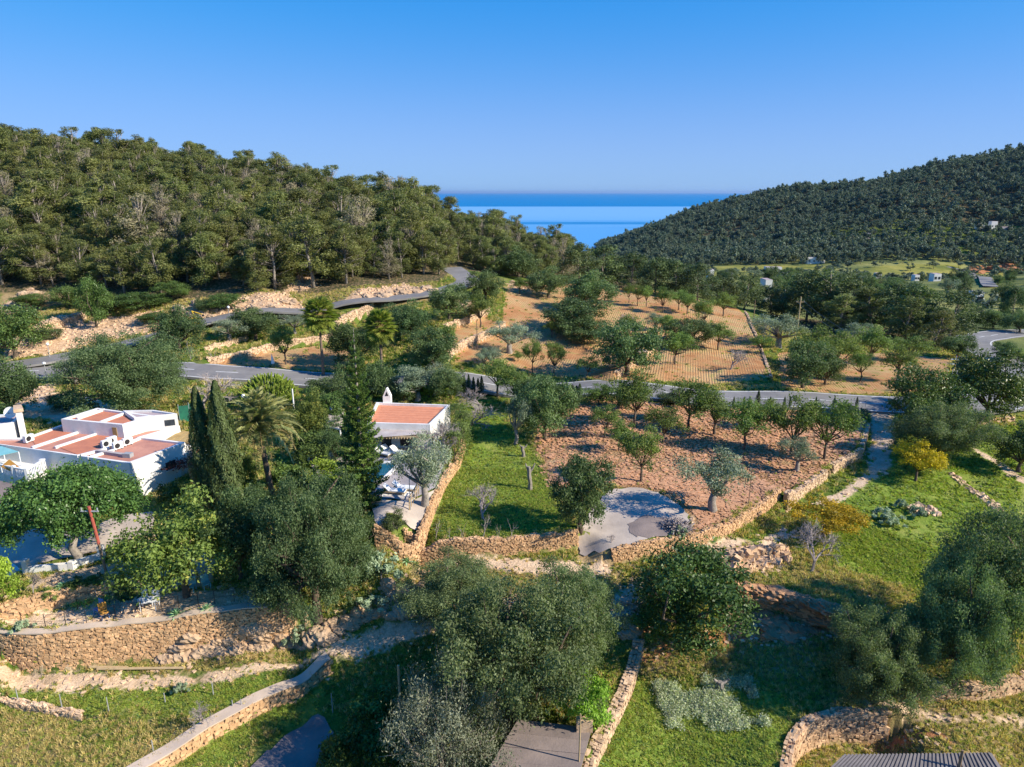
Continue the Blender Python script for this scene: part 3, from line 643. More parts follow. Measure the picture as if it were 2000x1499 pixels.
def wall(key, label, sw=.24, sh=.18, single=0, mat=None, cap=False, rise=.04, thick=.4, flag=True, group='dry stone terrace walls', name='stone_wall', cols=None, back=False, only_top=False):
    mat = mat or STONE; WSEED[0] += 1; rng = np.random.default_rng(WSEED[0])
    P = FAULT[list(WALLS).index(key)][0]
    C = resample(smooth(P, 2), sw * .5); face = offs(C, .16); bk = offs(C, .16 - thick)
    lo = offs(C, .75); hi = offs(C, -.9)
    zt = H(hi[:, 0], hi[:, 1]); zb = np.minimum(H(lo[:, 0], lo[:, 1]), H(face[:, 0], face[:, 1])) - .15
    k = np.ones(9) / 9
    zt = np.convolve(np.pad(zt, 4, 'edge'), k, 'valid') + rise + .06 * np.sin(np.arange(len(C)) * .37 + WSEED[0]) * (0 if cap else 1)
    zt = np.maximum(zt, zb + .35)
    root = empty(name, (float(C[len(C) // 2, 0]), float(C[len(C) // 2, 1]), float(zb[len(C) // 2]))); tag(root, label, 'wall', group)
    n = len(C); mb = MB(); ins = .05
    f2 = offs(C, .16 - ins); V = np.concatenate([np.c_[f2, zb - .2], np.c_[f2, zt - ins], np.c_[bk, zt - ins], np.c_[bk, zb - .2]])
    Fc = [(j * n + i, j * n + i + 1, (j + 1) * n + i + 1, (j + 1) * n + i) for j in range(3) for i in range(n - 1)] + [(0, n, 2 * n, 3 * n), (4 * n - 1, 3 * n - 1, 2 * n - 1, n - 1)]
    mb.add(V, Fc); wobj(mb, 'core', MORTAR, root)
    if cap:
        mb = MB(); a = offs(C, .20); b = offs(C, .14 - thick); m = C[::3]; idx = np.arange(0, n, 3)
        V = np.concatenate([np.c_[a, zt - .01], np.c_[a, zt + .07], np.c_[b, zt + .07], np.c_[b, zt - .01]])
        mb.add(V, [(j * n + i, j * n + i + 1, (j + 1) * n + i + 1, (j + 1) * n + i) for j in range(3) for i in range(n - 1)] + [(0, n, 2 * n, 3 * n), (4 * n - 1, 3 * n - 1, 2 * n - 1, n - 1)])
        wobj(mb, 'cap', MORTG, root)
    S_ = MB(); singles = []; L = sw * .5 * (n - 1); rows = int((zt - zb).max() / sh) + 1
    T = np.gradient(C, axis=0); T /= np.linalg.norm(T, axis=1)[:, None]
    def put(i, z, w, h, dpt, cx):
        t = T[i]; nr = np.array([t[1], -t[0]]); c = np.array([cx[0], cx[1], z])
        singles.append((c, t, nr, (w, dpt, h)))
    for r_ in range(rows):
        s = rng.uniform(0, sw) * .8
        while s < L:
            w = sw * rng.uniform(.55, 1.5); i = min(n - 1, int((s + w / 2) / (sw * .5)))
            z = zb[i] + (r_ + .5) * sh + rng.normal(0, sh * .28)
            if z < zt[i] - (.02 if not cap else .06) and z > zb[i]:
                put(i, z, w * .98, sh * rng.uniform(.7, 1.35), .2, face[i] - np.array([T[i][1], -T[i][0]]) * .045 * rng.uniform(.2, 1.6))
                if back: put(i, z, w * .96, sh * .95, .2, bk[i] + np.array([T[i][1], -T[i][0]]) * .03)
            s += w
    if not cap:
        for q in (.12, .5, .88):
            s = 0
            while s < L:
                w = sw * rng.uniform(.7, 1.6); i = min(n - 1, int((s + w / 2) / (sw * .5)))
                put(i, zt[i] + rng.uniform(-.05, .05), w * .95, sh * rng.uniform(.6, 1.1), thick * .36 * rng.uniform(.8, 1.2), face[i] * (1 - q) + bk[i] * q); s += w
    if single:
        order = sorted(range(len(singles)), key=lambda k: np.hypot(*singles[k][0][:2])); pick = set(order[:single])
    else: pick = ()
    if pick:
        protos = [stone_mesh(50 + k, mat) for k in range(8)]
    for k, (c, t, nr, sz) in enumerate(singles):
        if k in pick:
            o = bpy.data.objects.new('stone', protos[k % 8]); COL.objects.link(o); o.parent = root
            o.location = Vector(c) - root.location; o.scale = sz; o.rotation_euler = (rng.normal(0, .08), rng.normal(0, .2), math.atan2(t[1], t[0]))
        else: add_stone(S_, c, t, nr, np.array(sz), rng)
    if S_.n:
        o = wobj(S_, 'stones', mat, root); o['kind'] = 'stuff'
    return root
wall('curve', 'tall curved retaining wall of small mortared stones below the fenced terrace', .21, .16, 0, STONE, cap=True, rise=.05, thick=.5, group='mortared stone walls')
wall('upleft', 'rough stone wall behind the fenced terrace, under the potted shrubs', .25, .18, 240, STONE, thick=.38)
wall('front', 'straight orange dry stone wall in front of the fenced lawn', .17, .13, 0, STONE, thick=.38)
wall('right1', 'long low stone wall running right from the concrete pad', .17, .13, 0, STONE, thick=.32)
wall('right2', 'short middle piece of the low stone wall beside the grassy track', .2, .15, 0, STONEG, thick=.38)
wall('right3', 'short low stone wall where the tilled field meets the shaded track', .2, .15, 0, STONEG, thick=.4)
wall('right4', 'narrow stone wall along the drive up to the main road', .2, .15, 0, STONEG, thick=.38)
wall('pool', 'mortared stone wall holding the paved pool terrace above the lawn', .2, .15, 0, STONE, thick=.3, cap=False)
wall('botleft', 'flat-topped diagonal stone wall between the two lower meadows', .27, .2, 260, STONE, cap=True, thick=.75, rise=.1)
wall('lowleft', 'low half-buried stone kerb wall in the left meadow', .2, .14, 0, STONEG, thick=.35, rise=.02)
wall('ridge', 'narrow tumbled stone wall running up from the shed roof to the oak', .22, .17, 200, STONEG, thick=.6, back=True, rise=.12)
wall('botright', 'curved dry stone wall of large orange stones above the grey shed roof', .27, .21, 290, STONED, thick=.5, rise=.12)
wall('right5', 'rubble stone wall at the foot of the big carob trees', .26, .2, 180, STONED, thick=.6)
wall('up1', 'long pale terrace wall above the road beside the tall thin palm', .3, .24, 0, STONEG)
wall('up2', 'short upper terrace wall below the side road', .3, .24, 0, STONEG)
wall('up3', 'high rubble wall holding up the side road above the palms', .3, .24, 0, STONEG)
wall('up4', 'curving rubble terrace wall with a thin pole standing in front', .3, .24, 0, STONEG)
wall('up5', 'upper rubble terrace wall under the big round tree by the side road', .3, .24, 0, STONEG)
wall('up6', 'tall diagonal field wall between the upper orchards', .3, .24, 0, STONEG)
wall('up7', 'thin straight kerb wall at the edge of the furrowed orchard', .3, .22, 0, STONEG, thick=.35)
wall('up8', 'crumbling rubble wall at the foot of the pine hill', .3, .24, 0, STONEG)
tag(wall('cliff', 'eroded orange earth bank with overhanging rocks by the big carobs', .34, .26, 0, CLIFF, name='earth_bank', group=None, thick=.9), cat='bank')
# ------------------------------------------------------------------ thin air over land and sea
mb = MB(); mb.box((0, 70000, 0), (340000, 180000, 1), 0); hzo = None
V = [(-170000, -3000, -136.5), (170000, -3000, -136.5), (170000, 170000, -136.5), (-170000, 170000, -136.5)]
me = bpy.data.meshes.new('haze'); me.from_pydata([(x, y, z) for z in (-220.0, 170.0) for x, y, _ in V], [], [(3, 2, 1, 0), (4, 5, 6, 7), (0, 1, 5, 4), (1, 2, 6, 5), (2, 3, 7, 6), (3, 0, 4, 7)])
hm = bpy.data.materials.new('thin_haze'); hm.use_nodes = True; hm.node_tree.nodes.clear(); ho = hm.node_tree.nodes.new('ShaderNodeOutputMaterial'); hv = hm.node_tree.nodes.new('ShaderNodeVolumePrincipled')
hv.inputs['Color'].default_value = (.45, .68, 1, 1); hv.inputs['Density'].default_value = 1.6e-5; hv.inputs['Anisotropy'].default_value = .3; hm.node_tree.links.new(hv.outputs[0], ho.inputs['Volume']); me.materials.append(hm)
hzo = bpy.data.objects.new('haze', me); COL.objects.link(hzo); tag(hzo, 'thin bluish sea haze filling the air out to the horizon', kind='stuff')
# ------------------------------------------------------------------ plants
def rdir(n, rng):
    v = rng.normal(size=(n, 3)); return v / np.linalg.norm(v, axis=1)[:, None]
def leaf_quads(mb, pos, nrm, size, rng, mat=0, val=None, asp=.5, along=None):
    n = len(pos); nrm = nrm / (np.linalg.norm(nrm, axis=1)[:, None] + 1e-9)
    t = along if along is not None else rdir(n, rng)
    t = t - nrm * (t * nrm).sum(1)[:, None]; t /= np.linalg.norm(t, axis=1)[:, None] + 1e-9
    b = np.cross(nrm, t); s = (size * rng.uniform(.6, 1.4, n))[:, None]
    V = np.stack([pos - t * s * .5, pos + b * s * asp * .5, pos + t * s * .5, pos - b * s * asp * .5], 1).reshape(-1, 3)
    mb.addq(V, np.arange(4 * n).reshape(n, 4), mat, np.repeat(np.clip(val if val is not None else rng.uniform(0, 1, n), 0, 1), 4))
def foliage(mb, C, Rr, n, size, rng, zs=.85, mat=0, rnd=1.0, asp=.55, shell=.35, up=.15, dark_inside=False):
    C = np.asarray(C); Rr = np.asarray(Rr); w = Rr ** 2; w = w / w.sum(); idx = rng.choice(len(C), n, p=w)
    d = rdir(n, rng); d[:, 2] = np.where(rng.uniform(size=n) < .35, np.abs(d[:, 2]), d[:, 2])
    r = Rr[idx] * rng.uniform(0, 1, n) ** shell
    pos = C[idx] + d * r[:, None] * [1, 1, zs]
    lv = rng.uniform(0, 1, len(C)); val = .62 * lv[idx] + .45 * rng.uniform(0, 1, n) - .05
    leaf_quads(mb, pos, d + rdir(n, rng) * rnd + [0, 0, up], size, rng, mat, val, asp)
def dome(n, rx, rz, zc, rng, lo=-.5, inner=.25, lob=.27, rough=.14):
    lob = lob * 1.22
    C = []; Q = []
    while len(C) < n:
        d = rdir(1, rng)[0]
        if d[2] < lo: continue
        k = rng.uniform(.2, .6) if rng.uniform() < inner else rng.uniform(.72, .9) * (1 + rng.normal(0, rough))
        C.append([d[0] * rx * k, d[1] * rx * k, zc + d[2] * rz * k]); Q.append(min(rx, rz * 1.2) * lob * rng.uniform(.65, 1.25))
    return np.array(C), np.array(Q)
def limbs(mb, C, r0, zf, rng, n=9, sides=5, lean=(0, 0), mat=0):
    fork = np.array([lean[0], lean[1], zf]); 
    base = [(0, 0, -.4), (0, 0, 0), tuple(fork * .5 + [rng.normal(0, r0 * .5), rng.normal(0, r0 * .5), 0]), tuple(fork)]
    mb.tube(base, [r0 * 1.35, r0 * 1.15, r0 * .9, r0 * .75], 8, mat)
    for i in rng.choice(len(C), min(n, len(C)), replace=False):
        c = C[i]; m = (fork + c) / 2 + rng.normal(0, .1, 3) * np.linalg.norm(c - fork)
        mb.tube([tuple(fork), tuple(m), tuple(c)], [r0 * .55, r0 * .33, r0 * .1], sides, mat)
KIND = {}
def reg(kind, h, w, crown, trunk, lm, bm, smooth_t=True):
    c = crown.mesh(kind + '_crown', lm) if crown else None; t = trunk.mesh(kind + '_trunk', bm, smooth_t) if trunk else None
    KIND.setdefault(kind, []).append((h, w, c, t))
def broad(kind, lm, bm, h, w, nl, nleaf, size, seeds, r0=.25, zf=.28, lo=-.5, lob=.27, rough=.14, zs=.8, lv=9, asp=.55, inner=.3, dead=0, shell=.5, zc=None, rzf=None):
    for sd_ in seeds:
        rng = np.random.default_rng(sd_); zc_ = h * (zc or .56); rz = h * (rzf or .46)
        C, Q = dome(nl, w / 2, rz, zc_, rng, lo, inner, lob, rough); C[:, 2] = np.maximum(C[:, 2], Q * .7)
        cr = MB(); foliage(cr, C, Q, nleaf, size, rng, zs, asp=asp, shell=shell)
        tr = MB(); limbs(tr, C, r0, h * zf, rng, lv)
        if dead:
            for i in range(dead):
                c = C[rng.integers(len(C))]; d = rdir(1, rng)[0]; e = c + d * Q.mean() * 1.3
                tr.tube([tuple(c * .8), tuple(e)], [.035, .008], 3)
        # thin sprays that break the outline
        k = nleaf // 9; i = rng.integers(0, len(C), k); d = rdir(k, rng); pos = C[i] + d * (Q[i] * rng.uniform(1, 1.45, k))[:, None]
        pos[:, 2] = np.maximum(pos[:, 2], .15)
        leaf_quads(cr, pos, rdir(k, rng), size * 1.1, rng, 0, None, asp)
        reg(kind, h, w, cr, tr, lm, bm)
broad('carob', L_CAROB, BARK, 6.5, 8, 62, 13000, .24, (1, 2, 3), r0=.3, lo=-.8, dead=20, lob=.23, zf=.2)
broad('bigcarob', L_BIGC, BARK, 9, 12, 230, 74000, .17, (4, 5), r0=.45, lo=-.85, lob=.155, rough=.16, dead=140, lv=24, asp=.5)
broad('oak', L_OAK, BARK, 7, 7.5, 60, 15000, .22, (6, 7), r0=.28, lo=-.75, lob=.22, rough=.12, zf=.2)
broad('ficus', L_FICUS, BARKG, 6, 9, 150, 48000, .17, (8,), r0=.28, lo=-.12, lob=.17, rough=.03, zf=.3, lv=14, zc=.5, rzf=.46, inner=.1)
broad('almond', L_ALMOND, BARK, 5, 5, 26, 4600, .21, (9, 10, 11, 12), r0=.13, zf=.3, lo=-.25, lob=.27, rough=.2, asp=.42, lv=12, shell=.5, zc=.6, rzf=.38)
broad('olive', L_OLIVE, BARKG, 5, 5, 22, 6500, .18, (13, 14, 15), r0=.3, zf=.3, lo=-.3, lob=.25, rough=.2, asp=.35, lv=10, zc=.6, rzf=.38)
broad('graycarob', leafmat('grey_green_leaf', (.06,.075,.045), (.17,.185,.125), .2), BARKG, 7, 8, 80, 30000, .15, (16,), r0=.3, lo=-.6, lob=.2, dead=260, lv=18, asp=.35)
broad('shrub', L_SHRUB, BARK, 2, 2.4, 22, 2600, .18, (17, 18), r0=.06, lo=-.7, lob=.32, rough=.12, lv=4)
broad('lime', L_LIME, BARK, 3, 3, 30, 5200, .16, (19,), r0=.08, lo=-.8, lob=.26, lv=6)
broad('loquat', L_LOQ, BARK, 6, 6.5, 70, 14000, .2, (20,), r0=.2, lo=-.6, lob=.22, lv=10)
broad('yellow', L_YEL, BARK, 4, 4.8, 40, 7500, .15, (21,), r0=.12, lo=-.2, lob=.25, lv=9, zc=.64, rzf=.35)
broad('sage', L_SAGE, BARKG, .8, 1.6, 16, 1500, .12, (22,), r0=.03, lo=-.2, lob=.3, lv=3, zc=.4, rzf=.45)
broad('far', L_FAR, BARK, 7, 7, 12, 620, .72, (30, 31, 32, 33, 34, 35), r0=.2, lo=-.3, lob=.3, lv=2, asp=.7, shell=.45, rough=.35)
def pine(kind, lm, seeds, n=5200, size=.34, h=10, w=6, twigs=46, bark=None):
    for sd_ in seeds:
        rng = np.random.default_rng(sd_); C = []; Q = []; lean = rng.normal(0, .5, 2)
        nl = rng.integers(34, 46)
        for i in range(nl):
            f = rng.uniform(.14, 1); k = math.sin(math.pi * min(1, (f - .04) / 1.0) ** .75) ** .6
            a = rng.uniform(0, 2 * math.pi); r = w / 2 * k * rng.uniform(.25, .85)
            C.append((lean[0] * f + r * math.cos(a), lean[1] * f + r * math.sin(a), h * f * .93)); Q.append(w * .125 * rng.uniform(.6, 1.5) * (1.15 - f * .3))
        C = np.array(C); Q = np.array(Q); cr = MB()
        foliage(cr, C, Q, n, size, rng, .9, rnd=1.0, asp=.34, shell=.5, up=.25)
        tr = MB(); P = [(lean[0] * f + rng.normal(0, .06), lean[1] * f + rng.normal(0, .06), h * f * .9) for f in np.linspace(0, 1, 6)]; P[0] = (0, 0, -.8)
        tr.tube(P, np.linspace(.2, .05, 6), 6)
        for i in range(twigs):
            j = rng.integers(nl); f = C[j][2] / (h * .93) * rng.uniform(.6, .95); s0 = (lean[0] * f, lean[1] * f, h * .9 * f); e = C[j] + rdir(1, rng)[0] * Q[j] * .8
            m = (np.array(s0) + e) / 2 + [0, 0, -.15]; tr.tube([s0, tuple(m), tuple(e)], [.05, .035, .012], 3)
        reg(kind, h, w, cr, tr, lm, bark or BARKG)
pine('pine', L_PINE, (40, 41, 42, 43, 44, 45), n=7500, size=.29, twigs=60)
pine('drypine', L_DRYP, (49, 50), n=3200, size=.26, twigs=150)
pine('darkpine', L_DPINE, (46, 47, 48), n=6500, size=.42, h=10, w=9, twigs=30)
def bare(kind, seeds, h=4.5, w=5, mat=None, depth=5, r0=.12, zf=.22, dens=3):
    for sd_ in seeds:
        rng = np.random.default_rng(sd_); mb = MB()
        def grow(p, d, L, r, k):
            q = p + d * L; m = (p + q) / 2 + rng.normal(0, L * .06, 3)
            mb.tube([tuple(p), tuple(m), tuple(q)], [r, r * .85, r * .65], 3 if k < depth - 1 else 5, cap=False)
            if k == 0: return
            for _ in range(dens + (rng.uniform() < .4)):
                e = d + rdir(1, rng)[0] * .85 + np.array([0, 0, .12]); e /= np.linalg.norm(e)
                grow(p + d * L * rng.uniform(.5, 1), e, L * rng.uniform(.6, .86), max(.009, r * .58), k - 1)
        grow(np.array([0, 0, -.3]), np.array([rng.normal(0, .12), rng.normal(0, .12), 1.]), h * zf + .3, r0, depth)
        v = np.concatenate(mb.v); sc = [w / (np.percentile(np.abs(v[:, 0]), 98) * 2), w / (np.percentile(np.abs(v[:, 1]), 98) * 2), h / v[:, 2].max()]
        for a in mb.v: a *= sc
        KIND.setdefault(kind, []).append((h, w, None, mb.mesh(kind, mat or TWIG)))
bare('bare', (60, 61, 62)); bare('sapling', (63, 64), h=2.5, w=1.6, depth=3, r0=.05, dens=2)
def cypress(kind, lm, seeds, h, w, n, size):
    for sd_ in seeds:
        rng = np.random.default_rng(sd_); f = rng.uniform(0, 1, n) ** .8; a = rng.uniform(0, 2 * math.pi, n)
        prof = np.minimum(1, (1.02 - f) * 2.1) ** .75 * (.62 + .38 * np.minimum(1, f * 5))
        ln = 1 + .16 * np.sin(a * 5 + f * 16) + .1 * np.sin(a * 3 - f * 31)
        r = w / 2 * prof * ln * rng.uniform(.72, 1.03, n)
        pos = np.stack([r * np.cos(a), r * np.sin(a), f * h + .1], 1); nr = np.stack([np.cos(a), np.sin(a), rng.normal(.2, .3, n)], 1) + rdir(n, rng) * .5
        cr = MB(); leaf_quads(cr, pos, nr, size, rng, 0, .5 + .35 * np.sin(a * 5 + f * 16) * rng.uniform(.3, 1, n) + rng.normal(0, .18, n), .4, np.tile([0., 0, 1], (n, 1)) + rng.normal(0, .35, (n, 3)))
        tr = MB(); tr.tube([(0, 0, -.3), (0, 0, h * .5), (0, 0, h * .92)], [w * .09, w * .06, .02], 6); reg(kind, h, w, cr, tr, lm, BARK)
cypress('cypress', L_CYP, (70, 71), 9, 2, 17000, .17)
cypress('smallcypress', L_CYP2, (72, 73), 3.2, .7, 1500, .16)
def tree_at(name, kind, p, hgt, wid, label, cat='tree', group=None, variant=None, rot=None, joined=False):
    V = KIND[kind]; h, w, c, t = V[variant if variant is not None else random.randrange(len(V))]
    r = random.uniform(0, 6.28) if rot is None else rot
    o = empty(name, tuple(p), r); o.scale = (wid / w, wid / w, hgt / h); tag(o, label, cat, group)
    for nm, me in (('trunk', t), ('crown', c)):
        if me is None: continue
        ch = bpy.data.objects.new('branches' if (c is None) else nm, me); COL.objects.link(ch); ch.parent = o
    return o
def tree(kind, px, base, top, wpx, label, name=None, cat='tree', group=None, variant=None, rot=None, hk=1.0, P=None):
    p = G(px, base) if P is None else P
    if P is None: p[2] -= .05
    if kind not in ('cypress', 'smallcypress', 'ficus', 'sapling', 'bigcarob'): wpx = wpx * 1.14
    d = depth(p); wid = wpx * d / F
    hh = height_to(p, top) ; hh = max(.4, hh * hk if kind not in ('cypress', 'smallcypress') else hh)
    return tree_at(name or NAMES.get(kind, kind + '_tree'), kind, p, hh, wid, label, cat, group, variant, rot)
NAMES = {'carob': 'carob_tree', 'bigcarob': 'carob_tree', 'oak': 'oak_tree', 'ficus': 'ficus_tree', 'almond': 'almond_tree', 'olive': 'olive_tree', 'graycarob': 'olive_tree', 'shrub': 'shrub', 'lime': 'shrub',
         'loquat': 'loquat_tree', 'yellow': 'mimosa_tree', 'sage': 'shrub', 'pine': 'pine_tree', 'drypine': 'pine_tree', 'darkpine': 'pine_tree', 'bare': 'bare_tree', 'sapling': 'bare_sapling', 'cypress': 'cypress_tree', 'smallcypress': 'cypress_tree', 'far': 'tree'}
# instanced masses
def scatter(name, pts, scl, rot, idx, protos, label, kind='stuff'):
    me = bpy.data.meshes.new(name); n = len(pts); me.vertices.add(n); me.vertices.foreach_set('co', np.asarray(pts, np.float32).ravel())
    a = me.attributes.new('scl', 'FLOAT_VECTOR', 'POINT'); a.data.foreach_set('vector', np.asarray(scl, np.float32).ravel())
    a = me.attributes.new('rot', 'FLOAT_VECTOR', 'POINT'); a.data.foreach_set('vector', np.asarray(rot, np.float32).ravel())
    a = me.attributes.new('idx', 'INT', 'POINT'); a.data.foreach_set('value', np.asarray(idx, np.int32))
    o = bpy.data.objects.new(name, me); COL.objects.link(o); tag(o, label, kind=kind)
    ng = bpy.data.node_groups.new(name, 'GeometryNodeTree')
    ng.interface.new_socket('Geometry', in_out='INPUT', socket_type='NodeSocketGeometry'); ng.interface.new_socket('Geometry', in_out='OUTPUT', socket_type='NodeSocketGeometry')
    gi = ng.nodes.new('NodeGroupInput'); go = ng.nodes.new('NodeGroupOutput'); ip = ng.nodes.new('GeometryNodeInstanceOnPoints'); jg = ng.nodes.new('GeometryNodeJoinGeometry')
    for pr in protos[::-1]:
        oi = ng.nodes.new('GeometryNodeObjectInfo'); oi.inputs[0].default_value = pr; oi.inputs['As Instance'].default_value = True; ng.links.new(oi.outputs['Geometry'], jg.inputs[0])
    def nat(nm, ty):
        q = ng.nodes.new('GeometryNodeInputNamedAttribute'); q.data_type = ty; q.inputs[0].default_value = nm; return q.outputs[0]
    ng.links.new(gi.outputs[0], ip.inputs['Points']); ng.links.new(jg.outputs[0], ip.inputs['Instance']); ip.inputs['Pick Instance'].default_value = True
    ng.links.new(nat('idx', 'INT'), ip.inputs['Instance Index']); ng.links.new(nat('scl', 'FLOAT_VECTOR'), ip.inputs['Scale']); ng.links.new(nat('rot', 'FLOAT_VECTOR'), ip.inputs['Rotation'])
    ng.links.new(ip.outputs[0], go.inputs[0]); md = o.modifiers.new('scatter', 'NODES'); md.node_group = ng; return o
def proto(kind, i):
    """crown and trunk of one variant joined in one unlinked object, as source of the masses"""
    h, w, c, t = KIND[kind][i]; import bmesh
    bm = bmesh.new()
    for k, me in enumerate([m for m in (c, t) if m]):
        n0 = len(bm.faces); bm.from_mesh(me); bm.faces.ensure_lookup_table()
        for f in bm.faces[n0:]: f.material_index = k
    me = bpy.data.meshes.new(kind + '_mass'); bm.to_mesh(me); bm.free()
    for m in (c, t):
        if m: me.materials.append(m.materials[0])
    return bpy.data.objects.new(kind + '_mass', me)
# ------------------------------------------------------------------ the pine hill on the left
def inpoly(X, Y, P): return pdist(X, Y, P, .01) > 0
HILL = gpoly([(-330,600),(-60,574),(60,556),(130,566),(250,580),(380,578),(520,575),(610,574),(700,552),(800,546),(862,548),(880,512),(905,520),(960,538),(1040,545),(1100,545),(1125,300,0),(1120,330,0),(800,340,0),(400,340,0),(-600,340,0),(-600,100,0)])
def poisson(P, dmin, seed, jitter=.42):
    rng = np.random.default_rng(seed); mn = P.min(0); mx = P.max(0)
    xs = np.arange(mn[0], mx[0], dmin); ys = np.arange(mn[1], mx[1], dmin * .9); X, Y = np.meshgrid(xs, ys); X = X + (np.arange(len(ys)) % 2)[:, None] * dmin / 2
    X = X.ravel() + rng.uniform(-jitter, jitter, X.size) * dmin; Y = Y.ravel() + rng.uniform(-jitter, jitter, Y.size) * dmin
    m = inpoly(X, Y, P); return X[m], Y[m]
hx, hy = poisson(HILL, 4.8, 3); hzv = H(hx, hy)
hp = np.stack([hx, hy, hzv], 1); ppx, ppy, pdp = proj(hp + [0, 0, 6])
keep = (ppx > -130) & (ppx < 1190); hp = hp[keep]; ppx = ppx[keep]; ppy = ppy[keep]; pdp = pdp[keep]
rng = np.random.default_rng(5); hh = (9.6 * rng.lognormal(0, .22, len(hp))).clip(5.5, 15.5) * (1 - .15 * (ppx > 850)); dsc = rng.uniform(.85, 1.25, len(hp))
order = np.argsort(pdp); inview = [i for i in order if ppx[i] > -20][:270]; top = set(inview)
QD = np.quantile(pdp[inview], [.25, .5, .75])
for i in inview:
    bear = ['above the left edge of the villa','above the large carob behind the villa','above the yellow excavator','above the taller fan palm','above the shorter fan palm','above the bend of the side road','at the right end of the hill'][int(np.clip(ppx[i] / 150, 0, 6))]
    row = ['front', 'second', 'third', 'rear'][int(np.searchsorted(QD, pdp[i]))]; dry = rng.uniform() < .12; tall = 'tall' if hh[i] > 11 else 'low' if hh[i] < 8.8 else 'medium'
    tree_at('pine_tree', 'drypine' if dry else 'pine', hp[i], hh[i], 7.4 * dsc[i] * hh[i] / 10, '%s %s pine, %s row of the hill wood, %s' % (tall, 'half-bare' if dry else 'olive-green', row, bear), 'tree', 'pines covering the left hill')
rest = [i for i in range(len(hp)) if i not in top]
k = len(KIND['pine']); scl = np.array([[dsc[i] * hh[i] / 8.1, dsc[i] * hh[i] / 8.1, hh[i] / 10] for i in rest]); rt = np.zeros((len(rest), 3)); rt[:, 2] = rng.uniform(0, 6.28, len(rest))
PINEP = [proto('pine', i) for i in range(k)] + [proto('drypine', 1)]; k += 1; FARP = [proto('far', i) for i in range(6)]
scatter('pine_forest', hp[rest], scl, rt, rng.integers(0, k, len(rest)), PINEP, 'dense olive-green pine wood higher up on the left hill')
# understorey and scrub at the foot of the hill
for px, b, t, w, lb in [(30,700,600,110,'dark rounded bush mass at the left edge above the road'),(90,665,640,50,'small dark bush beside the crumbling rubble wall'),(190,640,545,55,'slim bushy pine standing apart in the scrub'),
    (140,600,560,70,'green bush below the leaning pine trunks'),(275,605,572,90,'broad low green bush above the road bank'),(340,585,550,60,'green bush under the hill pines'),(215,610,575,60,'green bush in the middle of the scrub slope'),
    (400,610,585,45,'small bush beside the yellow digger arm'),(300,632,612,55,'grey-green scrub bush above the side road'),(60,600,575,60,'low bush beside the pale track'),(440,605,575,60,'small bush under the road edge pines')]:
    tree('oak' if w > 50 else 'carob', px, b, t, w, lb, name='shrub', cat='bush', group='bushes at the foot of the pine hill')
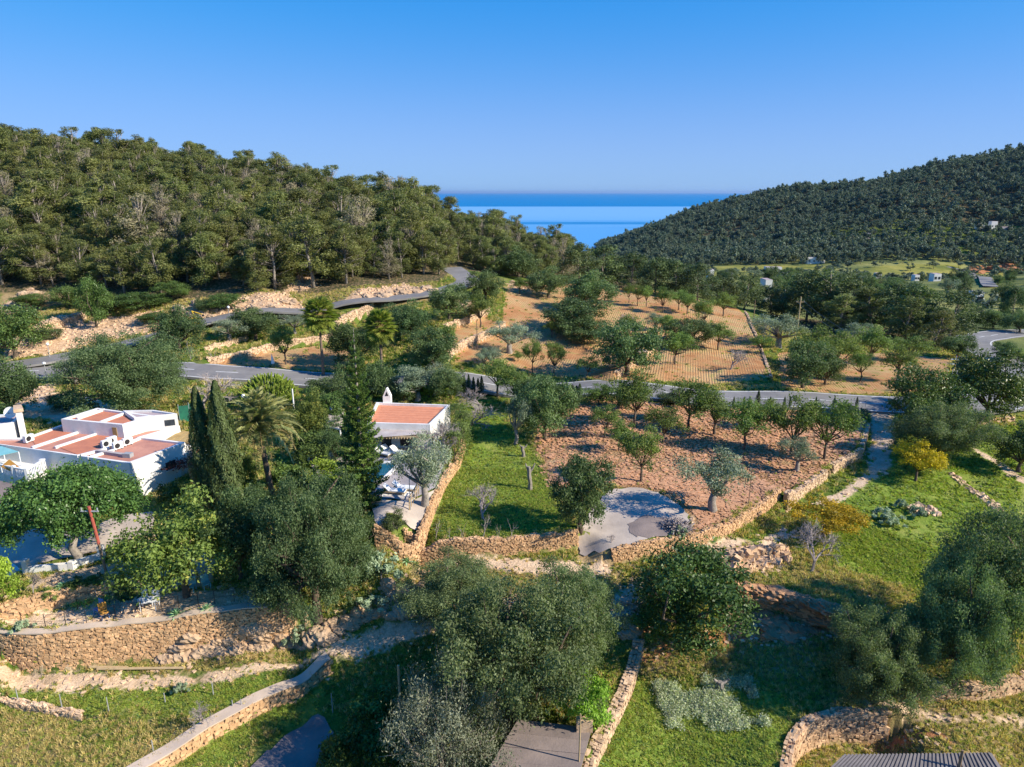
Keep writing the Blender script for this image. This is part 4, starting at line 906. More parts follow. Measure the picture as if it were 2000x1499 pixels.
# ------------------------------------------------------------------ listed trees
T = [
 # kind, px, base, top, width, label
 ('bigcarob',255,815,664,238,'large dark carob with an uneven crown behind the white villa'),
 ('carob',25,812,712,95,'green carob at the left edge behind the villa chimney'),
 ('carob',130,800,768,60,'small dull green carob at the left of the villa roof'),
 ('carob',352,684,608,88,'round dark carob between the side road and the main road'),
 ('bare',400,800,728,110,'leafless greyish mauve tree beside the villa roof'),
 ('olive',150,752,690,60,'thin grey olive by the road junction'),
 ('sapling',372,705,665,22,'young thin almond under the round dark carob'),
 ('sapling',420,712,678,22,'young thin almond beside the lower terrace wall'),
 ('almond',558,712,640,56,'light green almond on the first terrace left of the tall palm'),
 ('carob',500,662,604,85,'grey-green carob clump below the side road'),
 ('olive',450,668,618,60,'silver olive beside the lamp below the side road'),
 ('olive',575,652,612,55,'greyish olive leaning over the terrace wall'),
 ('carob',690,712,632,90,'dark carob between the two fan palms'),
 ('carob',845,722,640,92,'tall dark carob right of the shorter fan palm'),
 ('carob',805,665,598,80,'dark carob on the bank below the side road'),
 ('carob',770,645,600,70,'lower dark carob beneath the side road bend'),
 ('carob',877,625,556,76,'round dark carob standing on its own shadow by the side road'),
 ('olive',915,630,596,42,'small silver olive beside the round carob near the side road'),
 ('almond',880,690,632,36,'light green almond behind the curving rubble wall'),
 ('carob',948,590,528,64,'dark carob right of the side road bend'),
 ('almond',938,640,580,55,'green almond beside the two small orange clearings'),
 ('almond',1015,575,543,34,'small green almond at the top of the orange clearing'),
 ('carob',1072,582,530,80,'rounded dark carob in the top orchard'),
 ('carob',1012,545,490,80,'dense dark evergreen oak at the foot of the wood'),
 ('carob',1150,612,540,92,'tall grey-green carob in the middle of the upper orchards'),
 ('carob',1120,655,582,110,'broad dark carob spreading over the orchard terrace'),
 ('carob',1140,668,620,100,'lower grey-green carob in front of the broad one'),
 ('almond',1078,660,622,30,'small bright almond left of the broad dark carob'),
 ('olive',995,690,628,85,'large bluish olive above the curving terrace wall'),
 ('olive',968,720,676,55,'bluish olive closest to the small dark cypresses'),
 ('olive',945,722,680,38,'narrow silver olive below the rubble wall'),
 ('almond',1040,728,664,38,'slender light green almond, left one of a pair near the road'),
 ('almond',1082,735,668,44,'slender light green almond, right one of a pair near the road'),
 ('almond',1148,738,700,44,'small bright green almond with a round crown by the road'),
 ('almond',1012,706,688,26,'low bright green almond sapling on the orange terrace'),
 ('carob',1222,732,624,118,'big dark carob with grey dead twigs beside the diagonal field wall'),
 ('bare',1195,690,650,60,'grey leafless crown beside the big dark carob'),
 ('almond',1225,655,615,36,'pale almond behind the big dark carob'),
 ('bare',1222,650,612,40,'thin leafless almond in the ploughed top field'),
 ('almond',1318,712,648,62,'bright green almond with a forked trunk right of the field wall'),
 ('carob',1345,680,622,92,'rounded dark carob behind the bright forked almond'),
 ('almond',1300,660,616,50,'almond at the top end of the diagonal field wall'),
 ('almond',1402,684,632,58,'bright green almond in the furrowed field'),
 ('bare',1425,722,678,55,'leafless almond on a green strip of the furrowed field'),
 ('almond',1245,598,556,26,'small almond in the back row of the top field'),
 ('almond',1228,592,556,24,'small pale almond at the left end of the back row'),
 ('almond',1262,600,560,26,'third small almond of the back row'),
 ('almond',1294,612,564,34,'bright green almond standing in front of the back row'),
 ('almond',1325,606,568,34,'almond right of the bright one in the back row'),
 ('almond',1342,614,574,40,'olive-tinted almond at the right of the top field'),
 ('almond',1375,640,585,50,'feathery pale almond by the right edge of the top field'),
 ('almond',1412,618,572,46,'almond under the pines at the right corner of the top field'),
 ('olive',1280,648,612,44,'grey-green olive in the ploughed top field'),
 ('bare',1488,672,628,50,'grey leafless tree at the kerb wall of the furrowed orchard'),
 ('olive',1520,680,612,95,'large grey-green olive left of the telegraph pole'),
 ('almond',1485,690,658,44,'bright almond at the edge of the furrowed orchard'),
 ('carob',1568,758,668,92,'dense dark green carob right of the kerb wall'),
 ('almond',1592,718,640,80,'bright green almond right behind the dense dark carob'),
 ('carob',1612,752,690,66,'rounded green carob touching the dense dark one'),
 ('almond',1630,735,655,80,'greyish almond with thin branches in the right orchard'),
 ('almond',1698,715,640,72,'yellowish green almond in the back of the right orchard'),
 ('almond',1680,745,688,48,'pale feathery almond in the right orchard'),
 ('almond',1752,745,676,66,'bright green almond close to the dark oaks'),
 ('almond',1775,706,660,72,'green almond below the tall right pines'),
 ('olive',1672,672,632,66,'grey-green olive under the tall pines'),
 ('carob',1868,700,655,60,'dark bush-like carob beside the road bend'),
 ('carob',1962,704,668,44,'bush inside the road bend at the right edge'),('carob',1990,650,612,52,'tree at the right edge behind the road bend'),('carob',1938,642,606,56,'tree just behind the top of the road bend'),('carob',1900,640,600,52,'tree behind the road bend, next to the pine belt'),('almond',1985,715,685,40,'lighter bush inside the road bend'),
 ('oak',1800,842,722,128,'very dark evergreen oak left of the lattice pylon'),
 ('oak',1925,826,688,136,'very dark evergreen oak between the pylon and the road bend'),
 ('bigcarob',1828,914,792,175,'spreading grey-green carob in front of the dark oaks'),
 ('carob',1990,922,830,90,'carob at the right edge beside the dirt path'),
 ('yellow',1788,940,868,88,'small yellow flowering mimosa with a bare trunk on the meadow'),
 ('yellow',1608,1050,985,128,'low spreading yellow flowering bush beside the track'),
 ('bare',1582,1118,1030,100,'fine-twigged grey leafless tree in front of the yellow bush'),
 # middle orchard
 ('almond',1240,835,727,92,'tall green almond rising against the main road'),
 ('almond',1182,855,795,52,'small light almond in the tilled field'),
 ('almond',1208,880,822,50,'slim almond left of the round bright one'),
 ('almond',1252,942,836,88,'round bright green almond in front of the concrete pad'),
 ('almond',1296,866,800,70,'thin crowned dark almond in the middle of the tilled field'),
 ('almond',1345,838,744,96,'green almond close to the main road in the tilled field'),
 ('almond',1395,850,768,96,'spreading almond with several trunks in the tilled field'),
 ('almond',1452,880,782,92,'green almond in the centre right of the tilled field'),
 ('almond',1495,840,785,60,'almond behind the centre right ones near the fence'),
 ('almond',1545,892,778,100,'round bright green almond left of the small silver olive'),
 ('almond',1610,896,784,100,'pale green wide almond nearest the drive'),
 ('olive',1556,920,852,66,'small silver olive with a short thick trunk in the tilled field'),
 ('olive',1392,998,876,122,'old silver olive with a gnarled trunk beside the concrete pad'),
 ('carob',1135,1034,893,112,'tall dense carob at the corner of the lawn and the concrete pad'),
 ('carob',1065,858,738,105,'dark carob between the lawn and the tilled field'),
 ('olive',1007,868,768,56,'narrow silvery olive at the back of the lawn'),
 ('carob',698,778,702,72,'rounded dark tree left of the araucaria at the road'),('carob',748,782,716,60,'dark tree between the araucaria and the chimney'),('olive',850,772,712,72,'olive at the road behind the pool house'),
 ('carob',1040,800,736,74,'dark roadside carob left of the gap showing the road'),('carob',1098,806,752,60,'bushy carob at the road behind the tilled field corner'),('almond',1005,790,728,66,'green almond left of the dark roadside carob'),
 ('almond',972,775,702,80,'green almond behind the row of small cypresses'),
 ('bare',935,800,755,70,'leafless bush at the back of the lawn'),
 ('bare',918,846,780,85,'grey leafless tree right of the pool house'),
 ('almond',1170,790,752,50,'green roadside bush tree behind the tilled field'),
 ('carob',1318,792,764,56,'low dark bush by the road behind the tilled field'),
 ('carob',1222,800,756,50,'dark roadside bush beside the tall almond'),
 # garden
 ('carob',875,778,722,64,'round dark carob behind the pool house roof'),
 ('olive',815,785,716,90,'grey-green olive behind the pool house chimney'),
 ('carob',790,788,742,50,'low green tree right behind the chimney'),
 ('carob',652,800,735,90,'round green carob at the road side of the garden'),
 ('loquat',608,868,778,72,'dense green garden tree right of the date palm'),
 ('shrub',660,845,790,44,'green garden shrub beside the slatted shed roof'),
 ('shrub',608,905,850,60,'bright green shrub right of the date palm trunk'),
 ('carob',655,905,842,54,'small umbrella-shaped tree left of the araucaria'),
 ('shrub',690,888,855,60,'dark shrub behind the swimming pool'),
 ('olive',830,990,850,112,'grey-green olive leaning over the pool terrace'),
 ('bare',872,905,826,96,'leafless mauve-grey tree in front of the pool house'),
 ('lime',650,960,900,80,'dark green citrus beside the pool'),
 ('shrub',560,950,900,50,'leafy shrub at the foot of the date palm'),
 ('loquat',365,1165,995,185,'yellowish green loquat tree below the villa'),
 ('carob',470,1130,975,115,'dark carob behind the loquat under the cypresses'),
 ('shrub',345,985,945,50,'brownish green clipped bush beside the villa wall'),
 ('bigcarob',622,1212,948,226,'huge old carob with hanging twigs in the middle of the garden slope'),
 ('ficus',158,1092,912,262,'broad dense round ficus tree in front of the white villa'),
 ('carob',500,1010,950,60,'dark shrub tree between the cypresses and the date palm'),('oak',590,1010,935,70,'dark evergreen right of the date palm foot'),('shrub',650,985,940,60,'green shrub left of the pool under the trees'),('carob',690,985,930,60,'shrub tree at the foot of the araucaria'),
 ('loquat',480,960,890,60,'leafy tree behind the right cypress'),('oak',700,1075,1010,70,'dark bush below the paved terrace'),('carob',640,870,815,60,'green tree left of the slatted shed'),
 ('carob',545,1180,1100,110,'sparse low carob left of the huge one'),
 # foreground
 ('bigcarob',895,1228,1108,210,'grey-green carob at the track, behind the biggest one'),
 ('bigcarob',1000,1440,1150,335,'biggest carob in the centre foreground over the shed roof'),
 ('bigcarob',1112,1290,1122,185,'carob right of the biggest one, over the tumbled wall'),
 ('oak',1345,1258,1084,198,'round dense dark oak beside the rubble heap'),
 ('graycarob',878,1570,1308,195,'grey-green wild olive in the bottom foreground'),
 ('lime',1147,1418,1320,86,'bright lime green shrub beside the shed roof'),
 ('bigcarob',1935,1290,1015,265,'largest carob at the right edge of the meadow'),
 ('bigcarob',1708,1372,1205,195,'spreading grey carob over the earth bank'),
 ('bigcarob',1860,1345,1110,190,'carob between the two big ones on the right'),
 ('lime',-2,1200,1085,66,'yellowish green conifer bush at the left edge'),
 ('sage',745,1135,1085,80,'tangled brush beside the huge old carob'),
 ('shrub',700,1480,1420,70,'dark green shrub in the bottom foreground, left of the wild olive'),
 ('shrub',660,1530,1455,70,'leafy green shrub at the bottom edge below the bare bed'),
 ('shrub',760,1525,1440,80,'rounded shrub at the bottom edge beside the wild olive'),
 ('shrub',735,1410,1350,80,'dark shrub in the shade left of the wooden post'),
 ('shrub',155,1152,1132,34,'small golden green shrub on top of the rough stone wall'),
 ('shrub',188,1148,1126,30,'dark small shrub beside the red-topped pole'),
 ('shrub',100,1168,1146,26,'small dark shrub on top of the rough stone wall'),
 ('shrub',1265,1235,1190,60,'small dark bush at the foot of the round dense oak'),
 ('sage',1325,1020+25,1028,30,'tuft of weeds at the edge of the concrete pad'),
]
for k_, px, b, t, w, lb in T:
    cat = {'shrub': 'bush', 'lime': 'bush', 'sage': 'bush'}.get(k_, 'tree')
    tree(k_, px, b, t, w, lb, cat=cat, group={'almond': 'almond trees in the orchards', 'carob': 'carob trees', 'olive': 'olive trees', 'bigcarob': 'carob trees'}.get(k_))
# pines in the middle distance
MP = [('darkpine',1130,560,472,85),('darkpine',1175,560,478,90),('darkpine',1232,565,492,88),('darkpine',1280,575,500,80),('darkpine',1318,580,506,80),('darkpine',1362,590,512,80),('darkpine',1410,600,540,75),
 ('darkpine',1452,606,535,85),('darkpine',1505,612,545,85),('darkpine',1575,628,525,105),('darkpine',1618,636,516,130),('darkpine',1668,642,545,105),('pine',1700,648,556,90),('darkpine',1738,652,548,100),('darkpine',1795,662,556,120),('darkpine',1848,672,566,110),
 ('pine',1640,650,570,90),('pine',1765,668,575,85),('pine',1820,684,600,80),('darkpine',1205,548,500,70),('darkpine',1345,570,525,60),('darkpine',1150,548,496,60),('darkpine',1390,588,540,60),('pine',1480,600,556,60),('darkpine',1700,640,565,90),('darkpine',1530,620,560,70)]
ML = ['pine at the left end of the belt, below the notch where the sea shows','second pine from the left end of the belt, right of the sea notch','broad pine behind the tall carob of the upper orchards','pine behind the left end of the back almond row','pine behind the bright almond of the back row','pine behind the right part of the back almond row','pine at the right corner of the top orchard field',
 'pine beside the thin dark pole at the edge of the furrowed orchard','round-topped pine half way between the thin pole and the telegraph pole','large pine directly behind the telegraph pole','tallest pine of the belt, just right of the telegraph pole','pine on the right shoulder of the tallest one','lighter olive-green pine in the middle of the right group','dark pine above the yellowish almond of the right orchard','broad dark pine in the right half of the right group','last pine of the belt, nearest the road bend',
 'light olive pine in front of the tallest one','light olive pine low in front of the broad right one','small light pine at the foot of the last one','low pine hidden behind the second one from the left','small pine filling the gap behind the back almond row','small pine at the very left, under the first one','small pine left of the corner pine of the top field','small light pine between the two poles','dark pine behind the light ones of the right group','dark pine touching the left side of the telegraph pole']
for (k_, px, b, t, w), lb in zip(MP, ML):
    tree(k_, px, b, t, w, lb, group='pines between the orchards and the valley', hk=1)
# two cypresses and the clipped garden hedge
tree('cypress', 413, 1015, 760, 50, 'left one of the two tall dark cypresses beside the villa', variant=0)
tree('cypress', 452, 1020, 748, 58, 'right one of the two tall dark cypresses, beside the date palm', variant=1)
for i, (px, t, c) in enumerate([(907,735,0),(916,733,0),(925,738,0),(934,740,0),(941,736,0),(1118,752,0),(1126,754,0),(1132,750,0)]):
    tree('smallcypress', px, 772, t, 9, 'tiny dark cypress in the short row at the road behind the ' + ('lawn' if px < 1000 else 'dark carob'), group='small cypresses along the road', hk=1)
for i, px in enumerate([1432,1452,1463,1479,1503,1531,1542,1592,1628,1672]):
    tree('smallcypress', px, 799, 776 - (12 if px == 1479 else 0), 6 if px != 1479 else 10, ('taller dark cypress in the thin row in front of the main road' if px == 1479 else 'very thin young cypress in the row in front of the main road'), group='young cypresses in front of the main road', hk=1)
# ------------------------------------------------------------------ palms
def date_palm(p, htrunk, Lf, label):
    root = empty('date_palm', tuple(p)); tag(root, label, 'palm'); rng = np.random.default_rng(3)
    mb = MB(); n = 12
    P = [(-.9 + .9 * (1 - (1 - f) ** 2) - .0, 0, htrunk * f) for f in np.linspace(0, 1, n)]
    P = [(.45 * (1 - f) ** 1.5, 0, htrunk * f) for f in np.linspace(0, 1, n)]; P[0] = (.45, 0, -.4)
    mb.tube(P, [.26 + .03 * (i % 2) - .08 * i / n for i in range(n)], 9); mb.obj('trunk', BARKP, root)
    mb = MB(); mb.tube([(0, 0, htrunk - .6), (0, 0, htrunk - .1), (0, 0, htrunk + .35)], [.24, .42, .2], 9); mb.obj('crown_shaft', simple('palm_heart', (.42,.24,.08), (.25,.15,.06), 9, .9, .5), root)
    protos = []
    for v in range(5):
        m = MB(); n = 17; droop = .45 + .17 * v; pts = []
        for f in np.linspace(0, 1, n): pts.append((Lf * (f - .16 * droop * f * f * f), rng.normal(0, .02), Lf * (.26 * math.sin(f * 2.2) - .62 * droop * f ** 2.1)))
        m.tube(pts, [.035 * (1 - .8 * i / n) + .005 for i in range(n)], 4, 1)
        pts = np.array(pts); tt = rng.uniform(.06, 1, 260); pos = np.stack([np.interp(tt, np.linspace(0, 1, n), pts[:, j]) for j in range(3)], 1)
        side = np.where(np.arange(260) % 2, 1., -1.); ll = .62 * (np.sin(np.clip(tt * 3.0 + .1, 0, 3.1)) * .75 + .3)
        dirv = np.stack([np.full(260, .75), side * 1.0, np.full(260, -.25) + rng.normal(0, .2, 260)], 1); dirv /= np.linalg.norm(dirv, axis=1)[:, None]
        leaf_quads(m, pos + dirv * ll[:, None] * .5, np.stack([np.zeros(260), side * .45, np.ones(260)], 1) + rng.normal(0, .15, (260, 3)), ll, rng, 0, .35 + .25 * rng.uniform(size=260) + .13 * v * (v > 3), .17, dirv)
        protos.append(m.mesh('frond', [L_PALM, BAMBOO]))
    for i in range(62):
        f = i / 62; v = min(4, int(f * 5)); o = bpy.data.objects.new('frond', protos[v]); COL.objects.link(o); o.parent = root
        o.location = (0, 0, htrunk + .3 - .35 * f); el = R(84 - 92 * f ** .85); o.rotation_euler = (rng.normal(0, .12), -el, i * 2.3999 + rng.normal(0, .1)); o.scale = [rng.uniform(.88, 1.08)] * 3
    return root
p = G(530, 966); d = depth(p); hp_ = height_to(p, 858)
date_palm(p + [-.35, 0, -.1], hp_ + .65, 84 * d / F, 'feathery date palm with drooping golden green fronds by the cypresses')
def fan_palm(p, htrunk, rad, label, seed):
    root = empty('fan_palm', tuple(p)); tag(root, label, 'palm', 'tall fan palms beside the main road'); rng = np.random.default_rng(seed)
    mb = MB(); mb.tube([(0, 0, -.3), (0, 0, htrunk * .5), (0, 0, htrunk)], [.24, .18, .16], 8); mb.obj('trunk', BARKP, root)
    mb = MB(); n = 260; a = rng.uniform(0, 6.28, n); zz = rng.uniform(0, 1.3, n); r = .3 + .25 * np.sin(zz * 2)
    leaf_quads(mb, np.stack([r * np.cos(a), r * np.sin(a), htrunk - 1.1 + zz], 1), np.stack([np.cos(a), np.sin(a), np.zeros(n)], 1), .6, rng, 0, None, .2, np.tile([0., 0, -1], (n, 1))); mb.obj('dead_skirt', BAMBOO, root)
    protos = []
    for v in range(3):
        m = MB(); Ls = rad * .62; m.tube([(0, 0, 0), (Ls * .5, 0, .1), (Ls, 0, 0 - .1 * v)], [.03, .022, .015], 3, 1)
        nb = 19
        for j in range(nb):
            q = (j / (nb - 1) - .5) * 3.5; e = np.array([Ls + math.cos(q) * rad * .52, math.sin(q) * rad * .52, -.12 - .25 * v * abs(math.cos(q)) - rng.uniform(0, .2)])
            c = np.array([Ls, 0, -.1 * v]); md = (c + e) / 2 + [0, 0, .08]; w = .05 * rad
            s = np.array([-math.sin(q), math.cos(q), 0]) * w
            m.add([c, md + s, e, md - s], [(0, 1, 2, 3)], 0, rng.uniform(.2, .9))
        protos.append(m.mesh('fan_leaf', [L_FAN, BAMBOO]))
    for i in range(64):
        f = i / 64; o = bpy.data.objects.new('fan_leaf', protos[min(2, int(f * 3))]); COL.objects.link(o); o.parent = root
        o.location = (0, 0, htrunk + .2 - .3 * f); o.rotation_euler = (rng.normal(0, .2), -R(78 - 125 * f), i * 2.3999); o.scale = [rng.uniform(.85, 1.1)] * 3
    return root
for px, b, c_, rw, lb, sd_ in [(632,735,618,32,'taller fan palm, left of the two, rising from the road side',1),(747,742,640,30,'shorter fan palm with a pale trunk beside the araucaria top',2)]:
    p = G(px, b); fan_palm(p, height_to(p, c_) , rw * depth(p) / F * 1.05, lb, sd_)
# ------------------------------------------------------------------ araucaria
def araucaria(p, h, w, label):
    root = empty('araucaria_tree', tuple(p)); tag(root, label, 'tree'); rng = np.random.default_rng(9)
    mb = MB(); mb.tube([(0, 0, -.5), (0, 0, h * .5), (0, 0, h)], [.24, .14, .02], 8); mb.obj('trunk', BARKG, root)
    protos = []
    for v in range(4):
        m = MB(); L = 1.0; pts = [(f, 0, -.05 * math.sin(f * 3.1) + .12 * f * f) for f in np.linspace(0, 1, 6)]; m.tube(pts, [.02, .018, .015, .012, .008, .004], 3, 1)
        n = 330; t = rng.uniform(.12, 1, n); sd2 = np.where(rng.uniform(size=n) < .5, 1., -1.); off = rng.uniform(0, 1, n) * .30 * (1.15 - t)
        pos = np.stack([t + off * .55, sd2 * off, -.05 * np.sin(t * 3.1) + .12 * t * t + rng.uniform(-.03, .11, n) - off * .1], 1)
        leaf_quads(m, pos, rdir(n, rng) * .6 + [0, 0, .9], .085, rng, 0, None, .45); protos.append(m.mesh('branch', [L_NORF, BARK]))
    tiers = 30
    for k in range(tiers):
        f = k / (tiers - 1); z = h * (.03 + .95 * f); L = w / 2 * (1 - f) ** .62 * (1.0 if f > .12 else .8) + .12; nb = 7 if f < .85 else 5
        for j in range(nb):
            o = bpy.data.objects.new('branch', protos[(k + j) % 4]); COL.objects.link(o); o.parent = root; o.location = (0, 0, z + rng.normal(0, .06))
            s = L * rng.uniform(.78, 1.12); o.scale = (s, s * 1.1, s * 1.2 + .25); o.rotation_euler = (rng.normal(0, .1), -R(2 + 25 * f) + rng.normal(0, .06) + (.14 if f < .35 else 0), 6.283 * j / nb + k * .5 + rng.normal(0, .1))
p = G(712, 990); p[2] -= .1
araucaria(p, height_to(p, 640), 96 * depth(p) / F, 'tall araucaria with tiered branches beside the swimming pool')
# ------------------------------------------------------------------ candelabra euphorbia, topiary, hedges, agaves
def euphorbia(p, w, h, label):
    root = empty('euphorbia_tree', tuple(p)); tag(root, label, 'tree'); rng = np.random.default_rng(4); mb = MB(); n = 560
    d = rdir(n, rng); d[:, 2] = np.abs(d[:, 2]) * 1.0 - .12; mb2 = MB(); mb2.tube([(0, 0, -.3), (0, 0, h * .45)], [.3, .22], 8); mb2.obj('trunk', BARKG, root)
    for k in range(n):
        e = np.array([d[k, 0] * w / 2, d[k, 1] * w / 2, h * .45 + d[k, 2] * h * .55]) * (1 + rng.normal(0, .05)); b = e * [.86, .86, 1] - [0, 0, .55 * rng.uniform(.8, 1.3)]
        mb.tube([tuple(b), tuple(e)], [.08, .055], 5, 0, rng.uniform(.1, 1))
    for k in range(60):
        e = np.array([d[k, 0] * w / 2 * .8, d[k, 1] * w / 2 * .8, h * .4 + d[k, 2] * h * .3]); mb2 = mb; mb.tube([(0, 0, h * .3), tuple(e)], [.1, .07], 4, 0, .1)
    mb.obj('crown', L_EUPH, root)
p = G(527, 800); euphorbia(p, 106 * depth(p) / F, height_to(p, 728), 'domed candelabra euphorbia with upright yellow-green stems by the road')
tree('cypress', 243, 1170, 1120, 31, 'squat blue-green clipped cypress at the end of the rough stone wall', name='clipped_cypress', variant=0)
def hedge(pts, w, h, label, lm, seed, dens=90, size=.17):
    rng = np.random.default_rng(seed); P = resample(np.array([G(*q)[:2] for q in pts]), .5); n = int(len(P) * .5 * (w + 2 * h) * dens)
    i = rng.integers(0, len(P), n); side = rng.uniform(-1, 1, n); zf = rng.uniform(0, 1, n); topm = rng.uniform(size=n) < .4
    zf = np.where(topm, rng.uniform(.88, 1.06, n), zf); side = np.where(topm, side, np.sign(side) * rng.uniform(.8, 1.05, n))
    T_ = np.gradient(P, axis=0); T_ /= np.linalg.norm(T_, axis=1)[:, None]; nn = np.stack([T_[:, 1], -T_[:, 0]], 1)
    lump = 1 + .12 * np.sin(i * .9) ; pos2 = P[i] + nn[i] * (side * w / 2 * lump)[:, None] + rng.normal(0, .15, (n, 2)); z = H(P[:, 0], P[:, 1])[i]
    root = empty('hedge', (float(P[len(P) // 2, 0]), float(P[len(P) // 2, 1]), float(z[0]))); tag(root, label, 'hedge')
    mb = MB(); pos = np.c_[pos2, z + zf * h * lump]; nr = np.c_[nn[i] * side[:, None], (zf > .85) * 1.0] + rdir(n, rng) * .8
    leaf_quads(mb, pos, nr, size, rng, 0, .5 + .25 * np.sin(i * .9) + rng.normal(0, .2, n), .5); wobj(mb, 'foliage', lm, root)
    m = MB()
    for j in range(0, len(P), 3): m.tube([(P[j, 0], P[j, 1], z.min() - .3), (P[j, 0] + .1, P[j, 1], z.min() + h * .8)], [.06, .03], 5)
    wobj(m, 'stems', BARK, root)
hedge([(888,845),(905,858),(905,880),(893,900),(884,912)], 1.3, 3.0, 'tall curved green hedge between the pool house and the lawn', L_SHRUB, 1)
hedge([(780,772),(830,777),(880,780)], 1.6, 1.4, 'pale grassy green hedge behind the pool house', L_LIME, 2)
hedge([(612,800),(640,812),(680,818)], 2.4, 2.6, 'bushy green hedge along the garden beside the road', L_SHRUB, 3)
hedge([(592,845),(600,870),(612,905),(618,930)], 2.2, 2.2, 'thick green hedge down the middle of the garden', L_SHRUB, 4)
hedge([(855,742),(900,775),(885,760)], 1.8, 1.6, 'rounded green hedge behind the pool house and beside the cypress row', L_SHRUB, 5)
hedge([(1128,790),(1170,786),(1210,788)], 1.6, 1.5, 'low green hedge along the main road behind the tilled field', L_SHRUB, 6)
hedge([(150,1190),(185,1186),(212,1178)], .5, .5, 'low clipped green hedge strip at the foot of the rough stone wall', L_LIME, 7, 160, .1)
hedge([(1640,808),(1660,815),(1690,818)], 1.0, 1.2, 'dark hedge at the corner of the tilled field and the drive', L_CYP, 8)
def agave(px, py, rad, label, seed):
    p = G(px, py); root = empty('agave_plant', tuple(p)); tag(root, label, 'plant', 'agaves on the terraces'); rng = np.random.default_rng(seed); m = MB()
    c = np.linspace(0, 1, 5); wv = np.array([.10, .13, .11, .07, .01]) * rad; V = []
    for f, w in zip(c, wv): x = rad * f; z = rad * (.55 * f - .35 * f * f); V += [(x, -w, z + w * .35), (x, 0, z - .01), (x, w, z + w * .35)]
    Fc = []
    for i in range(4):
        a = i * 3; Fc += [(a, a + 3, a + 4, a + 1), (a + 1, a + 4, a + 5, a + 2)]
    m.add(V, Fc, 0, .6); me = m.mesh('leaf', L_AGAVE)
    for i in range(26):
        f = i / 26; o = bpy.data.objects.new('leaf', me); COL.objects.link(o); o.parent = root; o.location = (0, 0, .06 + .1 * f); o.rotation_euler = (0, -R(-12 + 78 * f), i * 2.4); o.scale = [1.1 - .35 * f] * 3
for px, py, r_, lb, s_ in [(347,1214,.62,'large green agave on top of the curved retaining wall',1),(405,1200,.5,'smaller green agave right of the large one on the wall top',2),(122,1150,.45,'bright agave above the rough stone wall',3),(795,1098,.6,'pale blue-green agave beside the track',4),
    (132,1182,.4,'small yellowish agave at the foot of the rough stone wall',5)]: agave(px, py, r_, lb, s_)
# low plants, tufts
for px, py, w, lm_, lb in [(1800,1000,40,0,'grey-green thistle clump beside the stone heap on the meadow'),(1735,1005,50,0,'sage clump left of the meadow stone heap'),(1765,985,30,0,'small dry bush above the meadow stone heap'),(1745,1020,40,0,'low sage plant in the meadow'),
    (48,1222,36,0,'pale dry grass clump at the left end of the curved wall'),(355,1345,30,0,'small weed in the meadow'),(735,1170,60,0,'brush at the foot of the huge carob'),(580,1230,50,0,'brown dry brush on the rock ledge'),(1845,1490,40,0,'weed beside the corrugated roof')]:
    tree('sage', px, py + 10, py - 8, w, lb, cat='plant', name='weed_clump')
# ------------------------------------------------------------------ far wood on the ridge and scattered valley trees
FARZ = gpoly([(1000,780,0),(1150,690,0),(1400,650,0),(1650,645,0),(1900,640,0),(2300,600,0),(2900,600,0),(2900,1700,0),(1700,1600,0),(1300,1550,0),(1120,1500,0),(1000,1300,0)])
fx, fy = poisson(FARZ, 7.0, 21, .6); fz = H(fx, fy); m = (fz > -73); fx, fy, fz = fx[m], fy[m], fz[m]
a_, b_, c_ = proj(np.stack([fx, fy, fz + 4], 1)); m = (a_ > 1040) & (a_ < 2120); fx, fy, fz = fx[m], fy[m], fz[m]
CLEAR = [gpoly([(1880,440),(1990,440),(1990,462),(1890,465)])]
m = np.ones(len(fx), bool)
for c in CLEAR: m &= ~((pdist(fx, fy, c, .01) > 0) & (np.random.default_rng(1).uniform(size=len(fx)) < .5))
fx, fy, fz = fx[m], fy[m], fz[m]; n = len(fx); rng = np.random.default_rng(8); big = np.sin(fx / 47 + 1.7 * np.sin(fy / 71)) * np.sin(fy / 53 + np.sin(fx / 33)) + .5 * np.sin(fx / 19 + fy / 23)
m = rng.uniform(size=n) > .10 + .22 * (big > .75); fx, fy, fz, big = fx[m], fy[m], fz[m], big[m]; n = len(fx)
s = (rng.lognormal(0, .25, n) * (1 - .16 * big)).clip(.45, 1.8); print('far trees', n)
rt = np.zeros((n, 3)); rt[:, 2] = rng.uniform(0, 6.28, n)
scatter('far_forest', np.stack([fx, fy, fz - .5], 1), np.stack([s, s, s * rng.uniform(.9, 1.4, n)], 1), rt, rng.integers(0, 6, n), FARP, 'dark green pine wood covering the far ridge above the sea')
VAL = gpoly([(1130,225,0),(1350,225,0),(1500,215,0),(1870,205,0),(1890,660),(2250,150,0),(3000,300,0),(2900,640,0),(1900,655,0),(1400,665,0),(1150,700,0),(1000,700,0),(1000,300,0)])
vx, vy = poisson(VAL, 12, 31, .5); rng = np.random.default_rng(9)
nz = np.sin(vx / 23 + 2 * np.sin(vy / 41)) + np.sin(vy / 31 + vx / 57); m = nz + rng.uniform(-1, 1, len(vx)) > -.3
for pl in ZONES['field']: m &= (pdist(vx, vy, gpoly(pl), 4) < -2) | (rng.uniform(size=len(vx)) < .18)
rd = np.array([G(*q)[:2] for q in [(1850,521),(1890,531),(1912,542),(1925,552),(1935,562)]]); m &= np.array([np.min(np.hypot(rd[:, 0] - x, rd[:, 1] - y)) > 9 for x, y in zip(vx, vy)])
rd2 = np.array([G(*q)[:2] for q in [(1893,674),(1900,662),(1955,653),(2060,648),(1998,718),(1935,692)]]); m &= np.array([np.min(np.hypot(rd2[:, 0] - x, rd2[:, 1] - y)) > 9 for x, y in zip(vx, vy)])
